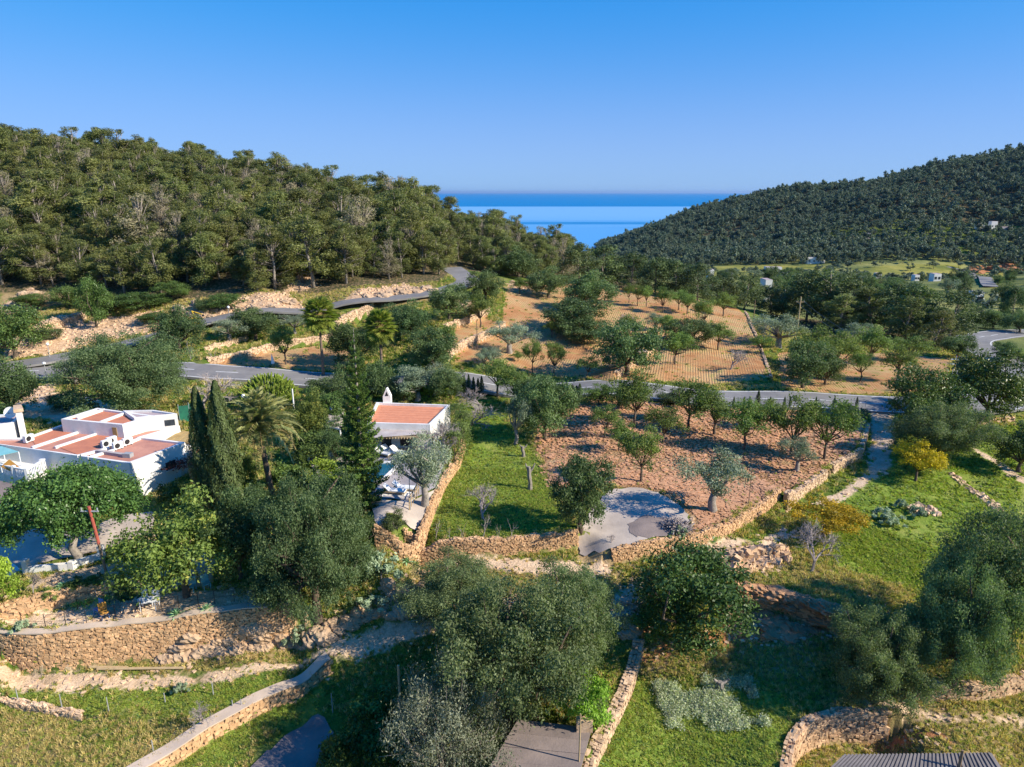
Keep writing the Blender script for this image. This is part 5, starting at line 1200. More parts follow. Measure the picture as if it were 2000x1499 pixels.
vx, vy = vx[m], vy[m]; vz = H(vx, vy); a_, b_, c_ = proj(np.stack([vx, vy, vz + 7], 1)); m = np.ones(len(vx), bool)
for hx_, hy_, hw_ in [(1382,499,20),(1590,514,34),(1508,538,32),(1912,448,14),(1938,446,12),(1962,455,20),(1493,588,13),(1386,546,10),(1713,545,12),(1825,550,16),(1903,594,15),(1787,549,10),(1915,545,22)]:
    hd = depth(G(hx_, hy_)); m &= ~((np.abs(a_ - hx_) < hw_ * .75 + 4) & (c_ < hd + 6) & (b_ < hy_ - 2) & (c_ > hd - 130))
vx, vy, vz = vx[m], vy[m], vz[m]; a_, b_, c_ = proj(np.stack([vx, vy, vz + 3], 1)); m = (a_ > 1080) & (a_ < 2080); vx, vy, vz, a_, c_ = vx[m], vy[m], vz[m], a_[m], c_[m]
od = np.argsort(c_); rng = np.random.default_rng(10); n = len(vx); print('valley trees', n); sz = rng.uniform(3.2, 6.8, n)
for q, i in enumerate(od[:210]):
    kd = ['carob', 'carob', 'far', 'darkpine', 'olive'][rng.integers(5)]
    tree_at('carob_tree' if kd in ('carob', 'far') else NAMES[kd], kd, (vx[i], vy[i], vz[i] - .3), sz[i] * (1.1 if kd != 'darkpine' else 1.4), sz[i] * rng.uniform(.9, 1.5), {'carob': 'dark green tree', 'far': 'dark green tree', 'darkpine': 'dark umbrella pine', 'olive': 'greyish olive tree'}[kd] + (' scattered on the near valley floor' if c_[i] < 330 else ' farther out on the valley floor') + (' beyond the road bend' if a_[i] > 1880 else ' behind the pine belt'), 'tree', 'trees scattered over the valley floor')
r_ = od[210:]; sc = sz[r_] / 7; rt = np.zeros((len(r_), 3)); rt[:, 2] = rng.uniform(0, 6.28, len(r_))
scatter('valley_woodland', np.stack([vx[r_], vy[r_], vz[r_] - .3], 1), np.stack([sc * 1.2, sc * 1.2, sc], 1), rt, rng.integers(0, 6, len(r_)), FARP, 'patchwork of green trees across the far valley floor')
# ------------------------------------------------------------------ buildings
def bl(pts, z): return [tuple(pz(x, y, z)[:2]) for x, y in pts]
def inset(poly, d):
    P = np.array(poly); n = len(P); A = .5 * sum(P[i, 0] * P[(i + 1) % n, 1] - P[(i + 1) % n, 0] * P[i, 1] for i in range(n)); sg = 1 if A > 0 else -1
    out = []
    for i in range(n):
        a = P[i] - P[i - 1]; b = P[(i + 1) % n] - P[i]; a /= np.linalg.norm(a); b /= np.linalg.norm(b)
        na = np.array([-a[1], a[0]]) * sg; nb = np.array([-b[1], b[0]]) * sg; m = na + nb; m /= max(.5, (1 + na @ nb)); out.append(tuple(P[i] + m * d))
    return out
def ring(mb, outer, inner, z0, z1, mat=0):
    n = len(outer)
    for i in range(n):
        j = (i + 1) % n; q = [outer[i], outer[j], inner[j], inner[i]]
        V = [(p[0], p[1], z) for z in (z0, z1) for p in q]
        mb.add(V, [(3, 2, 1, 0), (4, 5, 6, 7), (0, 1, 5, 4), (2, 3, 7, 6)], mat)
def flat_block(root, pts, z, zb, roofmat, par=.22, th=.26, wall=WHITE, world=None):
    P = world or bl(pts, z); mb = MB(); mb.prism(P, zb, z - par); wobj(mb, 'wall', wall, root)
    mb = MB(); ring(mb, P, inset(P, th), z - par + .001, z); wobj(mb, 'parapet', wall, root)
    mb = MB(); mb.prism(inset(P, th + .004), z - par + .002, z - par + .04); wobj(mb, 'roof', roofmat, root)
    return P
def strip(root, a, b, z0, z1, w, mat=WHITE, name='parapet'):
    a = np.array(a[:2]); b = np.array(b[:2]); d = b - a; L = np.linalg.norm(d); mb = MB()
    mb.box(((a[0] + b[0]) / 2, (a[1] + b[1]) / 2, (z0 + z1) / 2), (L, w, z1 - z0), math.atan2(d[1], d[0])); return wobj(mb, name, mat, root)
def rod(root, a, b, r, mat, name, sides=8, r2=None):
    mb = MB(); mb.tube([tuple(a), tuple(b)], [r, r2 or r], sides); return wobj(mb, name, mat, root)
# ---- white villa
V0 = pz(150, 880, 0); villa = empty('white_villa', (V0[0], V0[1], -.3)); tag(villa, 'white flat-roofed villa with terracotta roof terraces and white parapets', 'house')
MP_ = flat_block(villa, [(-70, 858), (252, 905), (362, 864), (277, 853.5), (351, 832), (300, 820), (120, 830), (50, 855)], 2.95, -1.5, TERRA2)
U1 = flat_block(villa, [(119, 819), (239, 830), (301, 812), (190, 797)], 4.1, 2.6, TERRA)
U2 = flat_block(villa, [(262, 817), (346, 808), (300, 801), (240, 802)], 4.25, 2.0, MAUVE)
zr = 2.95
for a, b in [((62,873),(156,842)),((107,873),(190,846)),((150,890),(213,874)),((170,893),(222,878)),((256,862),(277,853.5))]:
    strip(villa, pz(*a, zr), pz(*b, zr), zr - .2, zr + .02, .24)
for a, b in [((150,817),(203,799)),((196,824),(252,803))]: strip(villa, pz(*a, 4.1), pz(*b, 4.1), 3.86, 4.14, .24)
def panel(pts, z, mat):
    mb = MB(); mb.prism(bl(pts, z), z, z + .02); wobj(mb, 'roof_panel', mat, villa)
panel([(68,869),(150,842),(122,835),(62,856)], 2.79, TERRA); panel([(112,873),(190,848),(240,856),(206,868),(150,888)], 2.79, TERRA)
# windows and openings
def onwall(A, B, f, z, w, h, mat, name, root, out=.03, dpt=.1):
    A = np.array(A[:2]); B = np.array(B[:2]); d = (B - A); L = np.linalg.norm(d); d /= L; nrm = np.array([d[1], -d[0]]); c = A + d * L * f + nrm * (out - dpt / 2)
    mb = MB(); mb.box((c[0], c[1], z), (w, dpt, h), math.atan2(d[1], d[0])); return wobj(mb, name, mat, root)
onwall(MP_[1], MP_[2], .68, 1.35, 1.0, .75, GLASS, 'window', villa); onwall(MP_[1], MP_[2], .68, .92, 1.15, .08, WHITE, 'sill', villa, .12, .2)
onwall(U1[0], U1[1], .86, 3.3, .5, .9, BAMBOO, 'shutter', villa)
onwall(U2[0], U2[1], .80, 3.4, .9, .6, GLASS, 'window', villa)
for f in (.2, .5): onwall(MP_[0], MP_[1], .55 + f * .5, 1.3, .9, .9, GLASS, 'window', villa)
# flared white ribs at the corner
ct = MP_[2]
for k, (ax, ay) in enumerate([(334, 926), (345, 930), (357, 930), (372, 918), (392, 905)]):
    g = G(ax, ay); top = (ct[0] - .25 * (2 - k) * .5, ct[1] - .4 * (2 - k) * .4, 2.7 - .12 * abs(k - 2)); mb = MB()
    mid = ((g[0] * .5 + top[0] * .5) - .15, g[1] * .5 + top[1] * .5, (g[2] + top[2]) / 2 + .25); mb.tube([(g[0], g[1], g[2] - .2), mid, top], [.17, .13, .1], 6); wobj(mb, 'buttress', WHITE, villa, True)
# low curved parts at the right end of the villa
low = empty('garden_shed', tuple(pz(385, 890, 0))); tag(low, 'small white outbuilding with red creeper at the right end of the villa', 'shed')
flat_block(low, [(366,884),(396,890),(404,876),(378,872)], 1.7, -.8, TERRA, .12)
mb = MB(); rng = np.random.default_rng(2); c = G(372, 935); n = 1500
pos = np.array([c[0], c[1], c[2] + 1.6]) + rng.normal(0, 1, (n, 3)) * [1.5, .7, .22]; leaf_quads(mb, pos, rdir(n, rng) + [0, 0, 1], .2, rng)
cr = empty('creeper', tuple(c)); tag(cr, 'dark red creeper spreading over the entrance pergola', 'plant'); wobj(mb, 'leaves', REDT, cr)
for dx in (-1.6, 0, 1.6): rod(cr, (c[0] + dx, c[1], c[2] - .2), (c[0] + dx, c[1], c[2] + 1.6), .06, WOOD, 'stem')
# left white block with chimney
wh = empty('white_house', tuple(pz(0, 860, 0))); tag(wh, 'white block house with a tall stone-capped chimney at the left edge', 'house')
T_ = flat_block(wh, [(-70,838),(26,826),(44,808),(-40,812)], 4.3, -1, MAUVE)
P = bl([(30,806),(43,804),(40,797),(30,798)], 5.3); mb = MB(); mb.prism(P, 1, 5.3); wobj(mb, 'chimney', WHITE, wh); mb = MB(); mb.prism(inset(P, -.12), 5.301, 5.6); wobj(mb, 'chimney_cap', STONEG, wh)
onwall(T_[0], T_[1], .86, 1.7, .8, 1.9, GREYM, 'door', wh); onwall(T_[0], T_[1], .6, 1.9, .35, 1.7, WHITEP, 'pilaster', wh, .06)
ds = empty('satellite_dish', tuple(pz(21, 806, 4.9))); tag(ds, 'round white satellite dish on the left roof', 'satellite dish')
mb = MB(); rr = np.linspace(0, .55, 6); V = []; 
for r in rr:
    for k in range(16): q = k * math.pi / 8; V.append((r * math.cos(q), -.0 - .25 * (.55 ** 2 - r * r) * -1, r * math.sin(q)))
V = [(x, -.15 + y, z) for x, y, z in V]; Fc = [(i * 16 + k, i * 16 + (k + 1) % 16, (i + 1) * 16 + (k + 1) % 16, (i + 1) * 16 + k) for i in range(5) for k in range(16)]
mb.add(V, Fc); mb.obj('reflector', WHITEP, ds, True); mb = MB(); mb.tube([(0, -.1, -.05), (0, -.5, -.05)], .02, 5); mb.box((0, -.5, -.05), (.1, .1, .1)); mb.obj('feed_arm', GREYM, ds); mb = MB(); mb.tube([(0, .02, -.9), (0, .02, 0)], .03, 6); mb.obj('mast', GREYM, ds)
ds.rotation_euler = (R(-15), 0, R(12))
# air conditioners
def ac(px, py, z, rz, lab):
    p = pz(px, py, z); r = empty('air_conditioner', (p[0], p[1], z), rz); tag(r, lab, 'air conditioner', 'air conditioning units on the villa roof')
    mb = MB(); mb.box((0, 0, .4), (.85, .34, .62)); mb.obj('casing', WHITEP, r)
    mb = MB(); mb.tube([(-.12, -.171, .4), (-.12, -.19, .4)], .24, 14); mb.obj('fan_grille', BLACK, r); mb = MB(); mb.box((-.3, 0, .045), (.06, .4, .09)); mb.obj('foot', GREYM, r); mb = MB(); mb.box((.3, 0, .045), (.06, .4, .09)); mb.obj('foot', GREYM, r)
for a in [(209,874,2.78,R(60),'white air conditioner leftmost in the roof cluster'),(219,868,2.78,R(60),'white air conditioner at the back of the roof cluster'),(231,878,2.78,R(60),'white air conditioner at the front of the roof cluster'),(250,870,2.78,R(60),'white air conditioner standing right of the roof cluster'),
          (256,848,2.78,R(20),'air conditioner left one against the upper block wall'),(274,842,2.78,R(20),'air conditioner right one against the upper block wall'),(57,864,2.78,R(75),'air conditioner beside the left white house'),(150,836,2.78,R(-20),'pair mate air conditioner in the shade of the upper block')]: ac(*a)
du = empty('roof_duct', tuple(pz(220, 885, 2.78))); tag(du, 'long low grey duct lying on the villa roof', 'duct')
a_ = pz(190, 882, 2.9); b_ = pz(243, 890, 2.9); strip(du, a_, b_, 2.785, 3.05, .35, PALE, 'duct'); strip(du, b_, b_ + [.7, -.1, 0], 2.785, 3.15, .5, GREYM, 'vent_box')
# terrace with balustrade
tr = empty('roof_terrace', tuple(pz(30, 930, 0))); tag(tr, 'low white terrace with balustrade in front of the villa', 'terrace')
P = bl([(-60,912),(55,937),(90,915),(58,900),(-60,878)], 1.5); mb = MB(); mb.prism(P, -1.4, 1.5); wobj(mb, 'slab', WHITE, tr)
for a, b in ((P[0], P[1]), (P[1], P[2])):
    a = np.array(a); b = np.array(b); L = np.linalg.norm(b - a); n = int(L / .2)
    strip(tr, a, b, 2.3, 2.42, .16, WHITEP, 'handrail')
    for k in range(n + 1):
        q = a + (b - a) * k / n; big = k % 10 == 0; mb = MB()
        if big: mb.box((q[0], q[1], 2.02), (.24, .24, 1.02))
        else: mb.tube([(q[0], q[1], 1.5), (q[0], q[1], 1.8), (q[0], q[1], 2.3)], [.04, .06, .035], 5)
        wobj(mb, 'post' if big else 'baluster', WHITEP, tr)
def awning(name, pts, zs, mat, label, posts=True):
    P3 = [pz(x, y, z) for (x, y), z in zip(pts, zs)]; c = np.mean(P3, 0); r = empty(name, tuple(c)); tag(r, label, name.split('_')[-1]); mb = MB()
    V = [tuple(p) for p in P3] + [tuple(p - [0, 0, .04]) for p in P3]; n = len(P3); mb.add(V, [tuple(range(n)), tuple(range(n, 2 * n))[::-1]] + [(i, n + i, n + (i + 1) % n, (i + 1) % n) for i in range(n)]); wobj(mb, 'canopy', mat, r)
    if posts:
        for p in P3: rod(r, (p[0], p[1], hz(p[0], p[1]) - .2), (p[0], p[1], p[2] - .03), .035, WHITEP, 'post')
awning('shade_sail', [(-50,868),(4,872),(36,882),(-10,892),(-50,886)], [3.1,3.0,2.9,2.7,2.7], TURQ, 'turquoise shade sail beside the left house')
awning('orange_parasol', [(2,912),(18,897),(42,916),(20,920)], [2.3,2.9,2.2,2.0], ORANGE, 'small orange sunshade on the white terrace')
awning('green_edged_roof', [(-60,960),(-5,938),(52,952),(40,975),(-60,1000)], [1.2,1.3,1.25,1.0,.9], DIRTY, 'brown flat roof with a green edge at the left edge')
a_ = pz(52, 952, 1.25); 
ge = empty('green_gutter', tuple(pz(20, 980, 1))); tag(ge, 'pale green gutter along the brown flat roof', 'gutter'); strip(ge, pz(44,970,1.0), pz(-60,1012,.85), .72, 1.02, .22, GREENP, 'gutter')
# reed pergola right of villa
def pergola(name, label, pts, z, n, mat, mat2, root=None, along=0):
    P = [np.array(q) for q in bl(pts, z)]; c = sum(P) / 4; r = root or empty(name, (c[0], c[1], hz(*c)))
    if root is None: tag(r, label, 'pergola')
    A, B, C_, D = (P if along == 0 else P[1:] + P[:1])
    for k in range(n):
        f = (k + .5) / n; a = A + (B - A) * f; b = D + (C_ - D) * f; w = np.linalg.norm(B - A) / n * .86; strip(r, a, b, z - .05 + .012 * (k % 3), z + .012 * (k % 3), w, mat, 'slat')
    for q in P:
        g = hz(*q); rod(r, (q[0], q[1], g - .2), (q[0], q[1], z - .06), .09, mat2, 'post')
    strip(r, P[0], P[1], z - .2, z - .055, .12, mat2, 'beam'); strip(r, P[3], P[2], z - .2, z - .055, .12, mat2, 'beam')
    return r
pergola('pergola', 'reed-covered pergola between the villa and the cypresses', [(318,862),(392,868),(405,846),(352,842)], 2.3, 16, BAMBOO, WOOD)
nt_ = empty('green_netting', tuple(G(370, 830))); tag(nt_, 'dark green netting fence behind the villa', 'fence')
for a, b in (((352,826),(372,822)),((372,822),(398,818))):
    A = G(*a); B = G(*b); strip(nt_, A, B, hz(A[0], A[1]) - .3, hz(A[0], A[1]) + 1.9, .06, GREENN, 'net_panel'); rod(nt_, A - [0, 0, .3], A + [0, 0, 2.1], .04, GREYM, 'post')
# ---- pool house
ph = empty('pool_house', tuple(pz(800, 815, .2))); tag(ph, 'small white house with an orange tiled flat roof and a pointed white chimney', 'house')
PH = flat_block(ph, [(716,826),(840,829.5),(879,791),(735,786)], 3.1, -.4, TILEO, .3, .22)
cc = pz(757, 785, 3.1); mb = MB(); mb.box((cc[0], cc[1], 3.35), (.85, .7, .9)); wobj(mb, 'chimney', WHITE, ph)
mb = MB(); x, y = cc[:2]; w, d_ = .42, .35
V = [(x - w, y - d_, 3.801), (x + w, y - d_, 3.801), (x + w, y + d_, 3.801), (x - w, y + d_, 3.801), (x - .05, y - d_, 4.65), (x + .05, y - d_, 4.65), (x + .05, y + d_, 4.65), (x - .05, y + d_, 4.65)]
mb.add(V, [(3, 2, 1, 0), (4, 5, 6, 7), (0, 1, 5, 4), (1, 2, 6, 5), (2, 3, 7, 6), (3, 0, 4, 7)]); wobj(mb, 'chimney_hood', WHITE, ph)
mb = MB(); mb.add([(x - .2, y - d_ - .012, 3.85), (x + .2, y - d_ - .012, 3.85), (x, y - d_ - .012, 4.35), (x - .2, y - d_ - .002, 3.85), (x + .2, y - d_ - .002, 3.85), (x, y - d_ - .002, 4.35)], [(0, 1, 2), (3, 5, 4)]); wobj(mb, 'smoke_opening', BLACK, ph)
onwall(PH[0], PH[1], .3, 1.2, 1.0, 1.9, GLASS, 'door', ph); onwall(PH[0], PH[1], .62, 1.4, 1.3, 1.2, GLASS, 'window', ph); onwall(PH[1], PH[2], .5, 1.5, .8, .9, GLASS, 'window', ph)
# rows of tiles, far edge lines
for k in range(7):
    f = (k + 1) / 8; a = np.array(inset(PH, .3)[0]) * (1 - f) + np.array(inset(PH, .3)[3]) * f; b = np.array(inset(PH, .3)[1]) * (1 - f) + np.array(inset(PH, .3)[2]) * f
    strip(ph, a, b, 2.83, 2.86, .05, TILEO, 'roof_tile_row')
ve = pergola('veranda', '', [(716,850),(845,852),(839,832.5),(716,829)], 2.45, 1, PALE, WOODY, root=ph, along=0)
A = np.array(bl([(716,852)], 2.3)[0]); B = np.array(bl([(848,854)], 2.3)[0])
for k in range(24):
    q = A + (B - A) * k / 23; strip(ph, q + [0, -.35], q + [0, .9], 2.16, 2.28, .1, WOODY, 'rafter')
sl_ = pergola('slatted_shed', 'small grey slatted shed roof behind the hedge', [(637,832),(664,836),(668,800),(646,794)], 2.3, 8, CONC, WHITEP, along=1)
# pool
pl = empty('swimming_pool', tuple(G(715, 935))); tag(pl, 'dark blue swimming pool partly hidden by the araucaria', 'swimming pool')
W_ = gpoly([(648,958),(686,914),(779,907),(748,938),(702,962)]); zt = max(H(W_[:, 0], W_[:, 1])) + .16
mb = MB(); ring(mb, inset([tuple(w) for w in W_], -.35), [tuple(w) for w in W_], zt - .5, zt + .05); wobj(mb, 'coping', WHITE, pl); mb = MB(); mb.prism([tuple(w) for w in W_], zt - .4, zt - .04); wobj(mb, 'water', POOLW, pl)
def lounger(px, py, rz, label):
    p = G(px, py); r = empty('sun_lounger', (p[0], p[1], p[2] + .12), rz); tag(r, label, 'sun lounger', 'white sun loungers by the pool')
    mb = MB(); mb.box((0, 0, .28), (.7, 1.9, .06)); mb.obj('frame', WOODY, r)
    mb = MB(); mb.box((0, -.25, .37), (.66, 1.35, .1)); mb.obj('mattress', WHITEP, r); mb = MB(); mb.add([(-.33, .45, .33), (.33, .45, .33), (.33, 1.0, .75), (-.33, 1.0, .75), (-.33, .45, .43), (.33, .45, .43), (.33, .95, .85), (-.33, .95, .85)], [(3, 2, 1, 0), (4, 5, 6, 7), (0, 1, 5, 4), (1, 2, 6, 5), (2, 3, 7, 6), (3, 0, 4, 7)]); mb.obj('backrest', WHITEP, r)
    for sx in (-.3, .3):
        for sy in (-.85, .85): mb = MB(); mb.box((sx, sy, .12), (.06, .06, .26)); mb.obj('leg', WOODY, r)
for a in [(772,968,R(80),'white sun lounger at the front edge of the pool deck'),(790,962,R(80),'second white sun lounger on the pool deck, close to the railing'),(748,893,R(60),'white sun lounger left of the veranda'),(764,890,R(60),'middle white sun lounger by the veranda'),(781,892,R(60),'white sun lounger right of the veranda door')]: lounger(*a)
dk = empty('pool_deck', tuple(G(775, 975))); tag(dk, 'raised white deck platform with wooden steps at the front of the pool', 'deck')
P = gpoly([(738,990),(800,990),(815,966),(752,960)]); z0 = H(P[:, 0], P[:, 1]).min(); mb = MB(); mb.prism([tuple(q) for q in P], z0 - .5, z0 + .45); wobj(mb, 'platform', WHITE, dk)
for k in range(3): strip(dk, P[0] - [0, .35 * (k + 1)], P[1] - [0, .35 * (k + 1)], z0 - .4, z0 + .33 - .14 * k, .33, WOODY, 'step')
rl = empty('wooden_railing', tuple(G(800, 985))); tag(rl, 'wooden railing at the corner of the pool deck', 'railing')
A = G(800, 1000); B = G(818, 968)
for k in range(6):
    q = A + (B - A) * k / 5; rod(rl, q - [0, 0, .2], q + [0, 0, 1.25], .04, WOODY, 'post')
rod(rl, A + [0, 0, 1.2], B + [0, 0, 1.2], .045, WOODY, 'handrail'); rod(rl, A + [0, 0, .7], B + [0, 0, .7], .035, WOODY, 'handrail')
# ---- white garden wall
gw = empty('garden_wall', tuple(G(120, 1112))); tag(gw, 'low whitewashed garden wall with end pillars under the round tree', 'wall')
def wseg(a, b, h, w=.3):
    A = G(*a); B = G(*b); z0 = min(A[2], B[2]); strip(gw, A, B, z0 - .4, z0 + h, w, WHITE, 'wall_panel')
wseg((14,1118),(50,1121),1.0); wseg((57,1121),(140,1112),.6); wseg((144,1110),(196,1094),.55)
for q in ((54,1121,1.15),(142,1112,.66),(200,1092,1.1)):
    g = G(q[0], q[1]); mb = MB(); mb.box((g[0], g[1], g[2] + q[2] / 2 - .2), (.38, .38, q[2] + .4)); wobj(mb, 'pillar', WHITE, gw)
# ---- shed roofs in the foreground
def shed(name, label, pts, z, n, mat, along, rib, slope=.0):
    P = [np.array(q) for q in bl(pts, z)]; c = sum(P) / 4; g = min(hz(*q) for q in P); r = empty(name, (c[0], c[1], g)); tag(r, label, 'shed')
    Pi = inset([tuple(q) for q in P], .3); mb = MB(); mb.prism(Pi, g - .6, z - .14); wobj(mb, 'wall', STONEG, r)
    A, B, C_, D = P if along == 0 else P[1:] + P[:1]
    for k in range(n):
        f0, f1 = k / n, (k + 1) / n - .004; q = [A + (B - A) * f0, A + (B - A) * f1, D + (C_ - D) * f1, D + (C_ - D) * f0]; mb = MB(); dz = .012 * (k % 2)
        mb.prism([tuple(u) for u in q], z - .12, z - .04 + dz, 0, .35 + .3 * random.random()); o = wobj(mb, 'roof_sheet', mat, r)
        if rib: strip(r, q[0], q[3], z - .04, z + .015, .1, mat, 'roof_rib')
    return r, P
s1, SP1 = shed('shed', 'low shed with a flat brown sheet roof under the biggest carob', [(1012,1404),(1156,1421),(1118,1560),(925,1548)], -3.9, 5, DIRTY, 1, False)
q = pz(1141, 1424, -3.9); mb = MB(); mb.box((q[0], q[1], -3.6), (.9, .45, .75)); wobj(mb, 'chimney', STONEG, s1)
s2, SP2 = shed('shed', 'low shed with a grey corrugated roof at the bottom right corner', [(1652,1474),(1938,1470),(2000,1560),(1560,1560)], -5.2, 40, CORR, 0, True)
# ------------------------------------------------------------------ poles, lamps, fences
def pole(px, base, top, r, mat, label, name='pole', cat='pole', cross=None, P=None, lean=0, z0=None, r2=None, crossmat=None, group=None):
    p = G(px, base) if P is None else P; h = height_to(p, top); root = empty(name, tuple(p)); tag(root, label, cat, group)
    rod(root, p - [0, 0, .3], p + [lean, 0, h], r, mat, 'shaft', 8, r2 or r * .75)
    if cross:
        zc = h - cross[0]; w = cross[1]; rod(root, p + [lean - w, 0, zc], p + [lean + w, 0, zc], .06, crossmat or mat, 'crossarm', 6)
        for s in (-1, 0, 1):
            rod(root, p + [lean + s * w * .9, 0, zc], p + [lean + s * w * .9, 0, zc + .25], .05, GREYM, 'insulator', 6)
    return root, p, h
pole(1557, 646, 580, .17, WOODY, 'wooden telegraph pole with a crossarm in front of the dark pines', cross=(1.1, .9), name='telegraph_pole')
pole(1472, 622, 586, .1, WOOD, 'thin dark pole by the edge of the furrowed orchard', name='telegraph_pole')
pole(932, 684, 626, .07, WOOD, 'thin pole in front of the curving rubble wall')
r_, p_, h_ = pole(212, 1133, 990, .1, WOOD, 'leaning telegraph pole with a red-painted upper half', lean=-.45, cross=(.35, .6), name='telegraph_pole', crossmat=GREYM)
rod(r_, p_ + [-.45 * .5, 0, h_ * .5], p_ + [-.452, 0, h_ + .02], .108, REDW, 'painted_band')
pole(784, 1415, 1300, .1, WOODY, 'weathered wooden post in the shade left of the grey wild olive')
P_ = pz(1131, 1487, -3.93); pole(0, 0, 1395, .05, WOODY, 'slender wooden post rising at the edge of the brown shed roof', P=P_)
P_ = pz(1873, 1500, -5.2); pole(0, 0, 1466, .09, WOOD, 'dark wooden post on the grey corrugated roof', P=P_)
pole(577, 830, 760, .1, WHITEP, 'white concrete pole behind the date palm')
pole(1005, 832, 800, .05, GREYM, 'thin grey pole at the back of the lawn')
pole(802, 1000, 935, .04, GREYM, 'thin dark pole by the pool deck railing')
pole(1462, 985, 915, .04, WOOD, 'short stake at the edge of the tilled field')
def lamp(px, base, top, label, globes=1):
    r, p, h = pole(px, base, top, .05, GREYM, label, 'street_lamp', 'street lamp')
    for k in range(globes):
        c = p + [(k - (globes - 1) / 2) * .55, 0, h + .12]; mb = MB(); V = []; Fc = []
        for i in range(7):
            for j in range(10): a = math.pi * i / 6; b = 2 * math.pi * j / 10; V.append((c[0] + .22 * math.sin(a) * math.cos(b), c[1] + .22 * math.sin(a) * math.sin(b), c[2] + .22 * math.cos(a)))
        for i in range(6):
            for j in range(10): Fc.append((i * 10 + j, (i + 1) * 10 + j, (i + 1) * 10 + (j + 1) % 10, i * 10 + (j + 1) % 10))
        mb.add(V, Fc); wobj(mb, 'globe', WHITEP, r, True)
        if globes > 1: rod(r, p + [0, 0, h - .15], c - [0, 0, .2], .03, GREYM, 'arm')
lamp(486, 830, 776, 'street lamp with two white globes beside the euphorbia', 2); lamp(98, 702, 674, 'small street lamp at the road junction'); lamp(452, 655, 602, 'white lamp beside the side road'); lamp(93, 748, 712, 'dark lamp post at the near side of the junction')
um = empty('closed_parasol', tuple(G(534, 716))); p = G(534, 716); um.location = p; tag(um, 'closed white parasol standing by the main road', 'parasol'); h = height_to(p, 692)
mb = MB(); mb.tube([(0, 0, h * .25), (-.05, 0, h * .5), (-.1, 0, h * .97)], [.28, .2, .03], 8); mb.obj('canopy', WHITEP, um); mb = MB(); mb.tube([(0, 0, -.2), (-.1, 0, h)], .04, 6); mb.obj('shaft', GREYM, um)
# lattice pylon
p = G(1860, 772); h = height_to(p, 696); py = empty('lattice_pylon', tuple(p)); tag(py, 'slim white and red lattice pylon between the two dark oaks', 'pylon')
W0, W1 = .45, .2
for sx in (-1, 1):
    for sy in (-1, 1): rod(py, p + [sx * W0, sy * W0, -.3], p + [sx * W1, sy * W1, h], .035, WHITEP, 'leg', 5)
nb = 9
for k in range(nb):
    z0, z1 = h * k / nb, h * (k + 1) / nb; w0 = W0 + (W1 - W0) * k / nb; w1 = W0 + (W1 - W0) * (k + 1) / nb
    for (ax, ay), (bx, by) in (((-1, -1), (1, -1)), ((1, -1), (1, 1)), ((1, 1), (-1, 1)), ((-1, 1), (-1, -1))): rod(py, p + [ax * w0, ay * w0, z0], p + [bx * w1, by * w1, z1], .022, REDW if k > 5 else WHITEP, 'brace', 4)
for zc in (h * .8, h * .92): rod(py, p + [-1.0, 0, zc], p + [1.0, 0, zc], .05, WHITEP, 'crossarm', 5)
# power lines
def wire(A, B, sag, label):
    n = 14; P = [tuple(A + (B - A) * f - np.array([0, 0, sag * 4 * f * (1 - f)])) for f in np.linspace(0, 1, n)]; r = empty('power_line', tuple(A)); tag(r, label, 'cable'); mb = MB(); mb.tube(P, .018, 4); wobj(mb, 'wire', GREYM, r)
pt = G(1557, 646); at = pt + [0, 0, height_to(pt, 580) - 1]
for s in (-.8, .8): wire(at + [s, 0, 0], p + [s, 0, h * .8], 2.4, 'thin power line between the telegraph pole and the pylon, ' + ('far' if s > 0 else 'near') + ' strand')
# terrace railing above the curved wall
def fence(pts, label, h, matp, rails, r=.03, name='fence', posts_only=False, wname='wire', zadd=0):
    P = [G(*q) for q in pts]; root = empty(name, tuple(P[0])); tag(root, label, 'fence')
    for q in P: rod(root, q - [0, 0, .3], q + [0, 0, h + zadd], r, matp, 'post', 5)
    for z in rails:
        for a, b in zip(P[:-1], P[1:]): rod(root, a + [0, 0, z], b + [0, 0, z], .012, BLACK, wname, 4)
    return root
fence([(-20,1222),(45,1226),(90,1228),(130,1225),(170,1220),(227,1209),(278,1202),(317,1196),(350,1190),(388,1184),(420,1180),(458,1176),(510,1172),(560,1172)], 'thin rusty railing along the top of the curved retaining wall', 1.05, BLACK, (.5, 1.0), .025)
fence([(140,1182),(190,1176),(250,1170),(300,1162),(360,1158)], 'wire fence at the back of the fenced terrace', 1.0, GREYM, (.9,), .02)
fence([(1690,798),(1650,800),(1600,799),(1560,798),(1520,797),(1480,796),(1440,795),(1400,794)], 'thin wire fence between the tilled field and the main road', 1.1, GREYM, (.6, 1.05), .03)
fence([(1128,1040),(1112,1000),(1095,965),(1078,930),(1062,900),(1045,870)], 'wire fence between the lawn and the tilled field', .5, WOODY, (.25, .45), .03)
for k, (px, b, t) in enumerate([(37,1374,1345),(122,1386,1357),(213,1391,1362),(323,1373,1354),(417,1358,1332),(300,1470,1446),(472,1383,1366),(455,1384,1368),(381,1428,1411),(578,1364,1334),(572,1362,1340),(650,1392,1355)]):
    where = ['at the left end of the low kerb wall','in the middle of the low kerb wall','right of the low kerb wall','in the middle of the meadow','close to the dirt track','on top of the diagonal wall at the bottom','by the diagonal wall, right one of a pair','by the diagonal wall, left one of a pair','at the dead branch','on the diagonal wall near its upper end, light one','on the diagonal wall near its upper end, rusty one','below the diagonal wall in the shade'][k]
    pole(px, b, t, .035, GREYM if k != 10 else REDW, 'thin fence post ' + where, 'fence_post', 'fence post', group='posts in the lower left meadow')
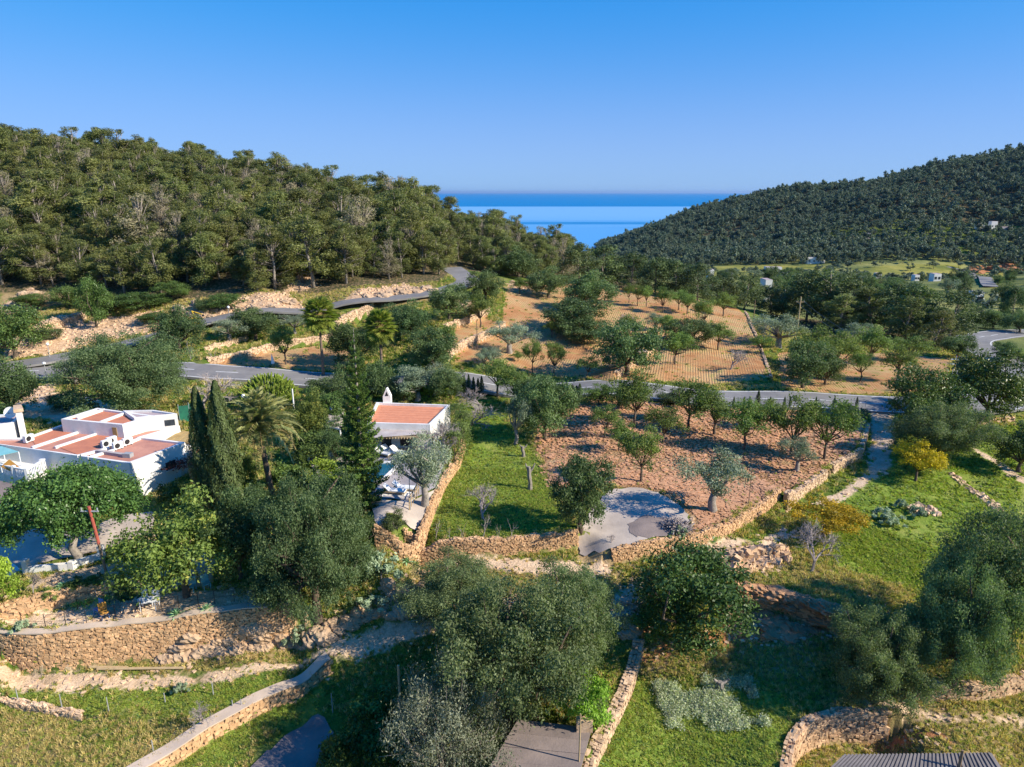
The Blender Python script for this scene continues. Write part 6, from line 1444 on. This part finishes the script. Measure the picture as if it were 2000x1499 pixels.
fp = [('bare_sapling',852,1056,1012,22),('bare_sapling',905,1056,1020,20),('bare_sapling',945,1054,1000,30),('bare_sapling',975,1054,1022,18),('bare_sapling',998,1052,1012,22),('bare_sapling',880,1058,1030,16)]
for k, (nm, px, b, t, w) in enumerate(fp): tree('sapling', px, b, t, w, 'small leafless sapling, number %s in the row behind the orange wall' % ['one','three','four','five','six','two'][k], name=nm, cat='sapling', group='bare saplings along the lawn edge')
tree('bare', 945, 1015, 948, 80, 'grey pruned olive with twiggy top on the lawn', name='pruned_tree'); tree('sapling', 1365, 1062, 1035, 26, 'leafless stump sprout beside the long low wall', name='bare_sapling')
tree('bare', 1195, 1062, 1045, 20, 'tiny leafless bush at the gap of the wall', name='bare_sapling', cat='sapling'); tree('bare', 395, 1420, 1365, 55, 'fallen dry branch in the lower left meadow', name='dead_branch', cat='branch'); tree('bare', 65, 1168, 1118, 34, 'small leafless tree on the upper left terrace', name='bare_tree')
def stump(px, b, t, r, label):
    p = G(px, b); h = height_to(p, t); root = empty('tree_stump', tuple(p)); tag(root, label, 'stump'); mb = MB()
    mb.tube([(0, 0, -.2), (.03, 0, h * .3), (-.08, 0, h * .6), (-.1, 0, h)], [r * 1.4, r, r * 1.1, r * .8], 8); mb.obj('trunk', BARKG, root)
    for q in (-1, 1): mb = MB(); mb.tube([(-.08, 0, h * .7), (q * r * 1.6, .1, h * .95), (q * r * 2.4, .1, h * 1.12)], [r * .6, r * .45, r * .3], 6); mb.obj('branch', BARKG, root)
stump(1035, 957, 912, .17, 'tall pruned grey tree stump on the lawn'); stump(1022, 892, 872, .15, 'short pruned tree stump at the back of the lawn'); stump(1408, 1352, 1332, .2, 'dark stump with a pale top in the lower right meadow')
tp = G(768, 1036); tree('darkpine', 768, 1036, 992, 52, 'small windswept pine on the paved terrace', name='pine_tree', hk=1)
# ------------------------------------------------------------------ stones
SP = [stone_mesh(300 + k, STONED) for k in range(8)]; SPG = [stone_mesh(320 + k, STONEG) for k in range(8)]
def heap(name, label, pts, n, s0, s1, hgt, mesh, seed, cat='stones', pn='stone'):
    rng = np.random.default_rng(seed); P = gpoly(pts); c = P.mean(0); root = empty(name, (c[0], c[1], hz(*c))); tag(root, label, cat); k = 0
    mn, mx = P.min(0), P.max(0)
    while k < n:
        q = rng.uniform(mn, mx); d = pdist(q[:1], q[1:], P, 2.0)[0]
        if d < 0: continue
        s = rng.uniform(s0, s1); o = bpy.data.objects.new(pn, mesh[k % len(mesh)]); COL.objects.link(o); o.parent = root
        o.location = Vector((q[0], q[1], hz(*q) + rng.uniform(0, 1) * hgt * min(1, d / 1.0))) - root.location; o.scale = (s * rng.uniform(.8, 1.4), s, s * rng.uniform(.6, 1)); o.rotation_euler = rng.uniform(-.6, .6, 3) + [0, 0, rng.uniform(0, 3)]; k += 1
heap('rubble_heap', 'large heap of pale limestone rubble beside the round dense oak', [(1398,1102),(1420,1080),(1470,1070),(1530,1068),(1545,1095),(1500,1112),(1440,1120)], 290, .22, .55, .75, SP, 1)
heap('stone_heap', 'small heap of grey stones in the middle of the right meadow', [(1765,992),(1790,984),(1830,995),(1835,1010),(1790,1006)], 60, .15, .4, .2, SPG, 2)
heap('stone_row', 'broken row of pale stones crossing the right meadow', [(1850,925),(1862,925),(1905,958),(1955,990),(1960,1000),(1945,1000),(1895,962)], 120, .15, .35, .2, SPG, 3)
heap('stone_row', 'stone row under the dark oaks by the right meadow', [(1830,838),(1880,822),(1980,815),(1985,822),(1890,832),(1840,846)], 120, .2, .45, .3, SP, 4)
heap('white_block_stack', 'stack of white building stones on the fenced terrace', [(236,1200),(240,1180),(276,1176),(280,1196)], 60, .2, .4, .6, SPG, 5)
heap('stone_edging', 'rough stones edging the grey turning pad', [(1300,1052),(1345,1035),(1352,1010),(1358,1012),(1352,1042),(1310,1060)], 40, .12, .28, .08, SPG, 6)
def rocks(name, label, pts, n, s0, s1, mat, seed, flat=.7, lift=0):
    rng = np.random.default_rng(seed); P = gpoly(pts); c = P.mean(0); root = empty(name, (c[0], c[1], hz(*c))); tag(root, label, 'rock'); mn, mx = P.min(0), P.max(0); k = 0
    import bmesh
    pr = []
    for v in range(5):
        bm = bmesh.new(); bmesh.ops.create_icosphere(bm, subdivisions=3, radius=.5)
        for w in bm.verts:
            q = w.co * 3; f = 1 + .22 * math.sin(q.x * 2.1 + v) * math.cos(q.y * 2.7 + v * 2) + .12 * math.sin(q.z * 6 + q.x * 5 + v) + rng.normal(0, .035); w.co *= f
        me = bpy.data.meshes.new('boulder'); bm.to_mesh(me); bm.free(); me.materials.append(mat); pr.append(me)
    while k < n:
        q = rng.uniform(mn, mx)
        if pdist(q[:1], q[1:], P, 2.0)[0] < 0: continue
        s = rng.uniform(s0, s1); o = bpy.data.objects.new('boulder', pr[k % 5]); COL.objects.link(o); o.parent = root; o.location = Vector((q[0], q[1], hz(*q) + lift)) - root.location
        o.scale = (s * 1.4, s, s * flat * rng.uniform(.8, 1.4)); o.rotation_euler = (rng.normal(0, .2), rng.normal(0, .2), rng.uniform(-.5, .5)); k += 1
rocks('rock_outcrop', 'long pale limestone outcrop under the right end of the curved wall', [(300,1268),(345,1250),(430,1240),(560,1228),(640,1232),(650,1250),(560,1262),(430,1278),(320,1290)], 60, .5, 1.15, CLIFFP, 1, .8, -.05)
rocks('rock_ledge', 'overhanging rock ledge on top of the orange earth bank', [(1440,1150),(1500,1156),(1570,1174),(1650,1206),(1640,1222),(1560,1194),(1490,1172),(1440,1165)], 40, .6, 1.3, CLIFF, 2, .5, .15)
rocks('earth_slope', 'orange crumbling earth below the rock ledge', [(1425,1180),(1540,1195),(1610,1232),(1520,1250),(1430,1240)], 30, .5, 1.3, CLIFF, 14, .4, -.05)
rocks('rock_outcrop', 'pale rocks in the shade between the huge carob and the biggest one', [(600,1225),(700,1200),(790,1185),(800,1200),(700,1225),(620,1245)], 24, .4, 1.0, CLIFFP, 3)
rocks('rock_outcrop', 'pale rocks at the foot of the huge carob beside the track', [(720,1170),(790,1140),(835,1120),(840,1150),(780,1180)], 14, .4, 1.0, CLIFFP, 4)
rocks('rock_outcrop', 'orange and white rocks between the biggest carob and the round oak', [(1200,1170),(1230,1155),(1245,1200),(1240,1260),(1215,1250)], 16, .4, .9, CLIFFP, 5)
rocks('road_cutting', 'pale rocky cutting above the side road, behind the palms', [(690,592),(740,575),(830,566),(850,570),(780,578),(720,594)], 30, .8, 2.0, CLIFFP, 6)
rocks('road_cutting', 'orange rocky bank above the side road at the left', [(340,603),(410,592),(470,590),(520,600),(560,585),(600,605),(480,618),(360,622)], 34, .8, 2.0, CLIFFP, 7)
rocks('rock_outcrop', 'pale rocks below the bend of the side road', [(880,595),(930,590),(940,615),(905,610)], 14, .6, 1.5, CLIFFP, 8)
rocks('rock_outcrop', 'rocks at the left edge of the pine hill', [(0,605),(60,565),(85,575),(30,612)], 14, .8, 1.8, CLIFFP, 9)
rocks('rock_outcrop', 'rocks at the back of the top orchard', [(985,560),(1000,548),(1035,552),(1030,562)], 10, .6, 1.3, CLIFFP, 10)
rocks('rubble_bank', 'white rubble bank beside the hill road', [(70,650),(110,622),(160,612),(170,622),(80,655)], 26, .5, 1.2, CLIFFP, 11)
# brushwood pile
p = G(1318, 1035); bp = empty('brushwood_pile', tuple(p)); tag(bp, 'heap of grey cut branches on the concrete pad', 'brushwood'); rng = np.random.default_rng(5); pr = []
for v in range(4):
    mb = MB(); q = [(-.75, 0, 0), (-.2, .08, .05), (.3, -.06, .02), (.8, .05, .1)]; mb.tube(q, [.06, .05, .04, .02], 5); mb.tube([q[1], (.2, .35, .2)], [.035, .015], 4); mb.tube([q[2], (.55, -.3, .15)], [.03, .012], 4); pr.append(mb.mesh('branch', TWIG))
for k in range(150):
    o = bpy.data.objects.new('branch', pr[k % 4]); COL.objects.link(o); o.parent = bp; r = rng.uniform(0, 1) ** .6; a = rng.uniform(0, 6.28); o.location = (r * 1.15 * math.cos(a), r * .9 * math.sin(a), .1 + rng.uniform(0, .75) * (1 - r * .8)); o.rotation_euler = (rng.normal(0, .3), rng.normal(0, .45), rng.uniform(0, 6.28)); o.scale = [rng.uniform(.5, 1)] * 3
# terrace furniture
def table(px, py, label, mat=WHITEP, s=1):
    p = G(px, py); r = empty('garden_table', tuple(p), .3); tag(r, label, 'table'); mb = MB(); mb.box((0, 0, .72), (1.1 * s, .8 * s, .05)); mb.obj('table_top', mat, r)
    for x in (-.45, .45):
        for y in (-.3, .3): mb = MB(); mb.box((x * s, y * s, .35), (.06, .06, .7)); mb.obj('leg', mat, r)
def chair(px, py, label, mat=WHITEP, seat=None, rz=0):
    p = G(px, py); r = empty('garden_chair', tuple(p), rz); tag(r, label, 'chair'); mb = MB(); mb.box((0, 0, .43), (.5, .5, .06)); mb.obj('seat', seat or mat, r); mb = MB(); mb.box((0, .24, .75), (.5, .05, .58)); mb.obj('backrest', seat or mat, r)
    for x in (-.21, .21):
        for y in (-.21, .21): mb = MB(); mb.box((x, y, .2), (.05, .05, .4)); mb.obj('leg', mat, r)
table(292, 1190, 'white garden table on the fenced terrace'); chair(306, 1182, 'white garden chair behind the white table', rz=.4); chair(280, 1180, 'white garden chair left of the white table', rz=-.3)
chair(205, 1207, 'blue garden chair with an orange cushion on the fenced terrace', BLUEF, ORANGE, .8); chair(195, 1200, 'blue garden chair beside the orange cushioned one', BLUEF, None, -.4)
chair(375, 1155, 'pale turquoise chair under the loquat tree', TURQ); chair(404, 1150, 'second pale turquoise chair right of the first under the loquat', TURQ, rz=.7)
for k, (a, b, lb) in enumerate([((190,1310),(360,1308),'long pale timber beam lying beside the dirt track'),((175,1306),(250,1307),'shorter timber beam lying beside the longer one')]):
    A = G(*a); B = G(*b); r = empty('timber_beam', tuple(A)); tag(r, lb, 'beam'); rod(r, A + [0, 0, .12], B + [0, 0, .12], .09, WOODY, 'shaft', 6)
# trough, planks by the pad
A = G(1168, 1105); 
# yellow digger beside the side road
p = G(383, 640); dg = empty('excavator', tuple(p), .3); dg.scale = (.62, .62, .62); tag(dg, 'small yellow excavator with raised arm working above the side road', 'excavator')
mb = MB(); mb.box((0, 0, 1.1), (2.2, 1.6, .9)); mb.obj('body', YELP, dg); mb = MB(); mb.box((-.5, -.1, 2.0), (1.0, 1.0, .9)); mb.obj('cab', GLASS, dg); mb = MB(); mb.box((-.5, -.1, 2.5), (1.1, 1.1, .1)); mb.obj('cab_roof', YELP, dg)
for s in (-.7, .7): mb = MB(); mb.box((0, s, .35), (2.4, .4, .6)); mb.obj('track', BLACK, dg)
mb = MB(); mb.tube([(.6, 0, 1.5), (-.6, 0, 4.4)], [.2, .14], 4); mb.obj('boom', YELP, dg); mb = MB(); mb.tube([(-.6, 0, 4.4), (1.9, 0, 3.4)], [.14, .1], 4); mb.obj('arm', YELP, dg); mb = MB(); mb.box((2.0, 0, 3.1), (.5, .6, .5)); mb.obj('bucket', BLACK, dg)
# concrete divider on the upper orchard wall and a small stone hut
hp_ = G(1248, 706); hb = empty('stone_hut', tuple(hp_)); tag(hb, 'tiny stone shelter built into the diagonal field wall', 'hut'); mb = MB(); mb.box((hp_[0], hp_[1] + .3, hp_[2] + .7), (1.8, 1.4, 1.8), .5); wobj(mb, 'wall', STONEG, hb); mb = MB(); mb.box((hp_[0] + .25, hp_[1] - .48, hp_[2] + .5), (.7, .3, 1.0), .5); wobj(mb, 'door_opening', BLACK, hb); mb = MB(); mb.box((hp_[0], hp_[1] + .3, hp_[2] + 1.66), (2.0, 1.6, .1), .5); wobj(mb, 'roof', CONC, hb)
# ------------------------------------------------------------------ far houses
def farhouse(px, py, wpx, h, label, mat=WHITE, storeys=1, roof=MAUVE, ext=None):
    p = G(px, py); d = depth(p); w = wpx * d / F; r = empty('far_house', tuple(p)); tag(r, label, 'house', 'white houses in the valley'); z = p[2]; dd = max(5, w * .5)
    mb = MB(); mb.box((p[0], p[1], z + h / 2 + .5), (w, dd, h + 3)); wobj(mb, 'wall', mat, r); mb = MB(); mb.box((p[0], p[1], z + h + 2.06), (w * .97, dd * .97, .1)); wobj(mb, 'roof', roof, r)
    n = max(2, int(w / 4))
    for k in range(n): mb = MB(); mb.box((p[0] - w / 2 + w * (k + .5) / n, p[1] - dd / 2 - .02, z + 2.2), (1.3, .1, 1.5)); wobj(mb, 'window', GLASS, r)
    if ext: mb = MB(); mb.box((p[0] + w * ext[0], p[1] - dd * .3, z + ext[1] / 2 + .5), (w * ext[2], dd * .7, ext[1] + 2.6)); wobj(mb, 'annex', ext[3] if len(ext) > 3 else mat, r)
for a in [(1382,499,20,3.5,'white house with a bluish roof at the foot of the wooded ridge',WHITE,1,TURQ),(1590,514,34,3.5,'long white house at the edge of the yellow field'),(1508,538,30,4.5,'white house with a pink lower storey in the valley',WHITE,1,MAUVE,(-.3,2.5,.7,PINKH)),
          (1273,480,12,3,'small white house left one of two near the coast'),(1296,480,16,3,'white house right one of two near the coast'),(1912,448,14,5,'white house leftmost of the hillside hamlet'),(1938,446,12,5,'white house in the middle of the hillside hamlet'),
          (1962,455,20,4,'pale house rightmost of the hillside hamlet',PALE),(1493,588,13,5,'white house half hidden behind the telegraph pole pines'),(1386,546,10,3.5,'small white cube house behind the pine belt'),(1695,466,5,3.5,'tiny pale house alone on the wooded slope',PALE),
          (1713,545,10,2.5,'small white shed at the left of the green field'),(1825,550,14,2.5,'low white greenhouse in the valley'),(1903,594,13,2.5,'small white cabin among the right valley trees'),(1787,549,9,2.5,'tiny white cabin behind the valley road')]: farhouse(*a)
rocks('earth_mound', 'heap of red earth beside the valley road', [(1925,528),(1950,516),(1985,520),(1990,530),(1940,534)], 12, 6, 12, REDSOIL, 12, .35)
rocks('earth_mound', 'lower heap of red earth left of the larger one', [(1893,532),(1905,524),(1920,528),(1915,534)], 6, 5, 8, REDSOIL, 13, .3)
# ------------------------------------------------------------------ ground cover
def cover():
    rng = np.random.default_rng(77); n = 150000; r = np.sqrt(rng.uniform(19 ** 2, 60 ** 2, n)); a = rng.uniform(R(-50), R(50), n); X = r * np.sin(a); Y = r * np.cos(a)
    n2 = 120000; r = np.sqrt(rng.uniform(60 ** 2, 145 ** 2, n2)); a = rng.uniform(R(-39), R(39), n2); X = np.r_[X, r * np.sin(a)]; Y = np.r_[Y, r * np.cos(a)]
    Z = H(X, Y); m = {}
    for k in ('lawn', 'soil', 'soil2', 'rock', 'bare', 'dry', 'red', 'forest'):
        d = np.full(len(X), -3.)
        for pl in ZONES[k]: d = np.maximum(d, pdist(X, Y, gpoly(pl)))
        m[k] = d + rng.normal(0, .35, len(X))
    block = np.zeros(len(X), bool)
    for o in bpy.data.objects:
        if o.type == 'MESH' and o.get('kind') == 'structure' and o.name not in ('ground', 'sea'):
            v = np.empty(len(o.data.vertices) * 3); o.data.vertices.foreach_get('co', v); v = v.reshape(-1, 3)
            cell = set(map(tuple, np.round(v[:, :2] / .9).astype(int).tolist())); block |= np.array([(int(round(x / .9)), int(round(y / .9))) in cell for x, y in zip(X, Y)])
    for C, w in ROADS: block |= np.array([np.min((C[:, 0] - x) ** 2 + (C[:, 1] - y) ** 2) for x, y in zip(X, Y)]) < (w / 2 + .35) ** 2
    far = np.hypot(X, Y) / 45
    tuft = []
    for v, (nb, h, w, lm_) in enumerate([(16, .09, .035, L_LAWN), (18, .13, .035, L_GRASS), (14, .2, .03, L_DRY), (9, .1, .07, L_SHRUB)]):
        mb = MB(); rr = np.random.default_rng(v)
        for k in range(nb):
            q = rr.uniform(0, 6.28); rd_ = rr.uniform(0, .12); b = np.array([rd_ * math.cos(q), rd_ * math.sin(q), -.03]); e = b + [rr.normal(0, .09), rr.normal(0, .09), h * rr.uniform(.6, 1.2)]; s = np.array([math.cos(q + 1.5), math.sin(q + 1.5), 0]) * w
            mb.add([b - s, b + s, e + s * .15, e - s * .15], [(0, 1, 2, 3)], 0, rr.uniform(.1, 1))
        me = mb.mesh('tuft', lm_); tuft.append(bpy.data.objects.new('tuft', me))
    hard = (m['soil'] > 0) | (m['bare'] > -.25) | (m['rock'] > .2) | (m['soil2'] > 0) | block | (m['forest'] > 0) | (m['red'] > .2)
    pt = np.sin(X * .7 + np.sin(Y * .9)) + np.sin(Y * .55 + X * .2) + rng.normal(0, .6, len(X))
    g = ~hard & ((m['dry'] < 0) | (pt > .8)) & (pt > -1.6); dsel = ~hard & (m['dry'] >= 0) & (pt <= .9)
    def put(name, sel, idx, s0, s1, protos, label, tall=1):
        i = np.nonzero(sel)[0]; s = rng.uniform(s0, s1, len(i)) * np.clip(far[i], .9, 1.7); rt = np.zeros((len(i), 3)); rt[:, 2] = rng.uniform(0, 6.28, len(i)); print(name, len(i))
        scatter(name, np.stack([X[i], Y[i], Z[i]], 1), np.stack([s, s, s * tall], 1), rt, idx(i), protos, label)
    put('grass', g, lambda i: np.where(m['lawn'][i] > 0, rng.choice([0, 0, 0, 0, 0, 1, 3], len(i)), rng.choice([0, 1, 1, 3, 2], len(i))), .7, 1.5, tuft, 'green grass and low weeds on the meadows and the lawn')
    put('dry_grass', dsel, lambda i: rng.choice([2, 2, 1, 0], len(i)), .6, 1.3, tuft, 'dry yellow grass on the banks and verges', .9)
    cl = []
    for k in range(4):
        me = stone_mesh(400 + k, simple('clod_%d' % k, (.58,.33,.19), (.42,.21,.11), 3, .95)); cl.append(bpy.data.objects.new('clod', me))
    put('clods', ((m['soil'] > .1)) & ~block & (rng.uniform(size=len(X)) < .9), lambda i: rng.integers(0, 4, len(i)), .08, .24, cl, 'clods of tilled orange earth', .6)
    pb = [bpy.data.objects.new('pebble', stone_mesh(420 + k, STONEG)) for k in range(4)]
    put('pebbles', (((m['rock'] > -.2) & (rng.uniform(size=len(X)) < .3)) | ((m['bare'] > -.3) & (rng.uniform(size=len(X)) < .05)) | (m['red'] > 0) & (rng.uniform(size=len(X)) < .2)) & ~block, lambda i: rng.integers(0, 4, len(i)), .06, .3, pb, 'loose pebbles and broken stone on the dirt tracks', .6)
    wd = ((m['soil2'] > .2) | (m['soil'] > .2)) & ~block & (rng.uniform(size=len(X)) < .02)
    put('weeds', wd, lambda i: rng.integers(0, 2, len(i)), .6, 1.4, [tuft[3], tuft[1]], 'scattered green weeds between the furrows')
    # silvery wormwood patch
    P = gpoly([(1300,1345),(1380,1325),(1460,1350),(1490,1390),(1450,1425),(1350,1420),(1290,1385)]); mn, mx = P.min(0), P.max(0); q = rng.uniform(mn, mx, (2600, 2)); q = q[pdist(q[:, 0], q[:, 1], P, 3) + .8 * np.sin(q[:, 0] * 2.1) + .8 * np.sin(q[:, 1] * 1.7 + q[:, 0]) > rng.uniform(-.6, 2.6, len(q))]
    mb = MB(); rr = np.random.default_rng(6); nn = 60; leaf_quads(mb, rr.normal(0, .09, (nn, 3)) * [1, 1, .8] + [0, 0, .12], rdir(nn, rr) + [0, 0, .6], .09, rr, 0, None, .4); wp = bpy.data.objects.new('tuft', mb.mesh('tuft', L_BLUE))
    s = rng.uniform(.8, 1.8, len(q)); rt = np.zeros((len(q), 3)); rt[:, 2] = rng.uniform(0, 6.28, len(q)); scatter('wormwood', np.c_[q, H(q[:, 0], q[:, 1])], np.stack([s, s, s], 1), rt, np.zeros(len(q), int), [wp], 'silvery grey-green ground cover in the lower right meadow')
    # yellow flowers along the lawn wall
    P = gpoly([(800,1052),(860,1030),(1000,1038),(1120,1038),(1100,1046),(900,1056)]); mn, mx = P.min(0), P.max(0); q = rng.uniform(mn, mx, (1500, 2)); q = q[pdist(q[:, 0], q[:, 1], P, 1) > 0]
    mb = MB(); leaf_quads(mb, rr.normal(0, .1, (40, 3)) * [1, 1, .6] + [0, 0, .16], rdir(40, rr) + [0, 0, 1], .07, rr, 0, None, .8); wp = bpy.data.objects.new('tuft', mb.mesh('tuft', L_YEL))
    s = rng.uniform(.7, 1.4, len(q)); rt = np.zeros((len(q), 3)); scatter('yellow_flowers', np.c_[q, H(q[:, 0], q[:, 1])], np.stack([s, s, s], 1), rt, np.zeros(len(q), int), [wp], 'yellow flowering weeds behind the orange wall')
cover()
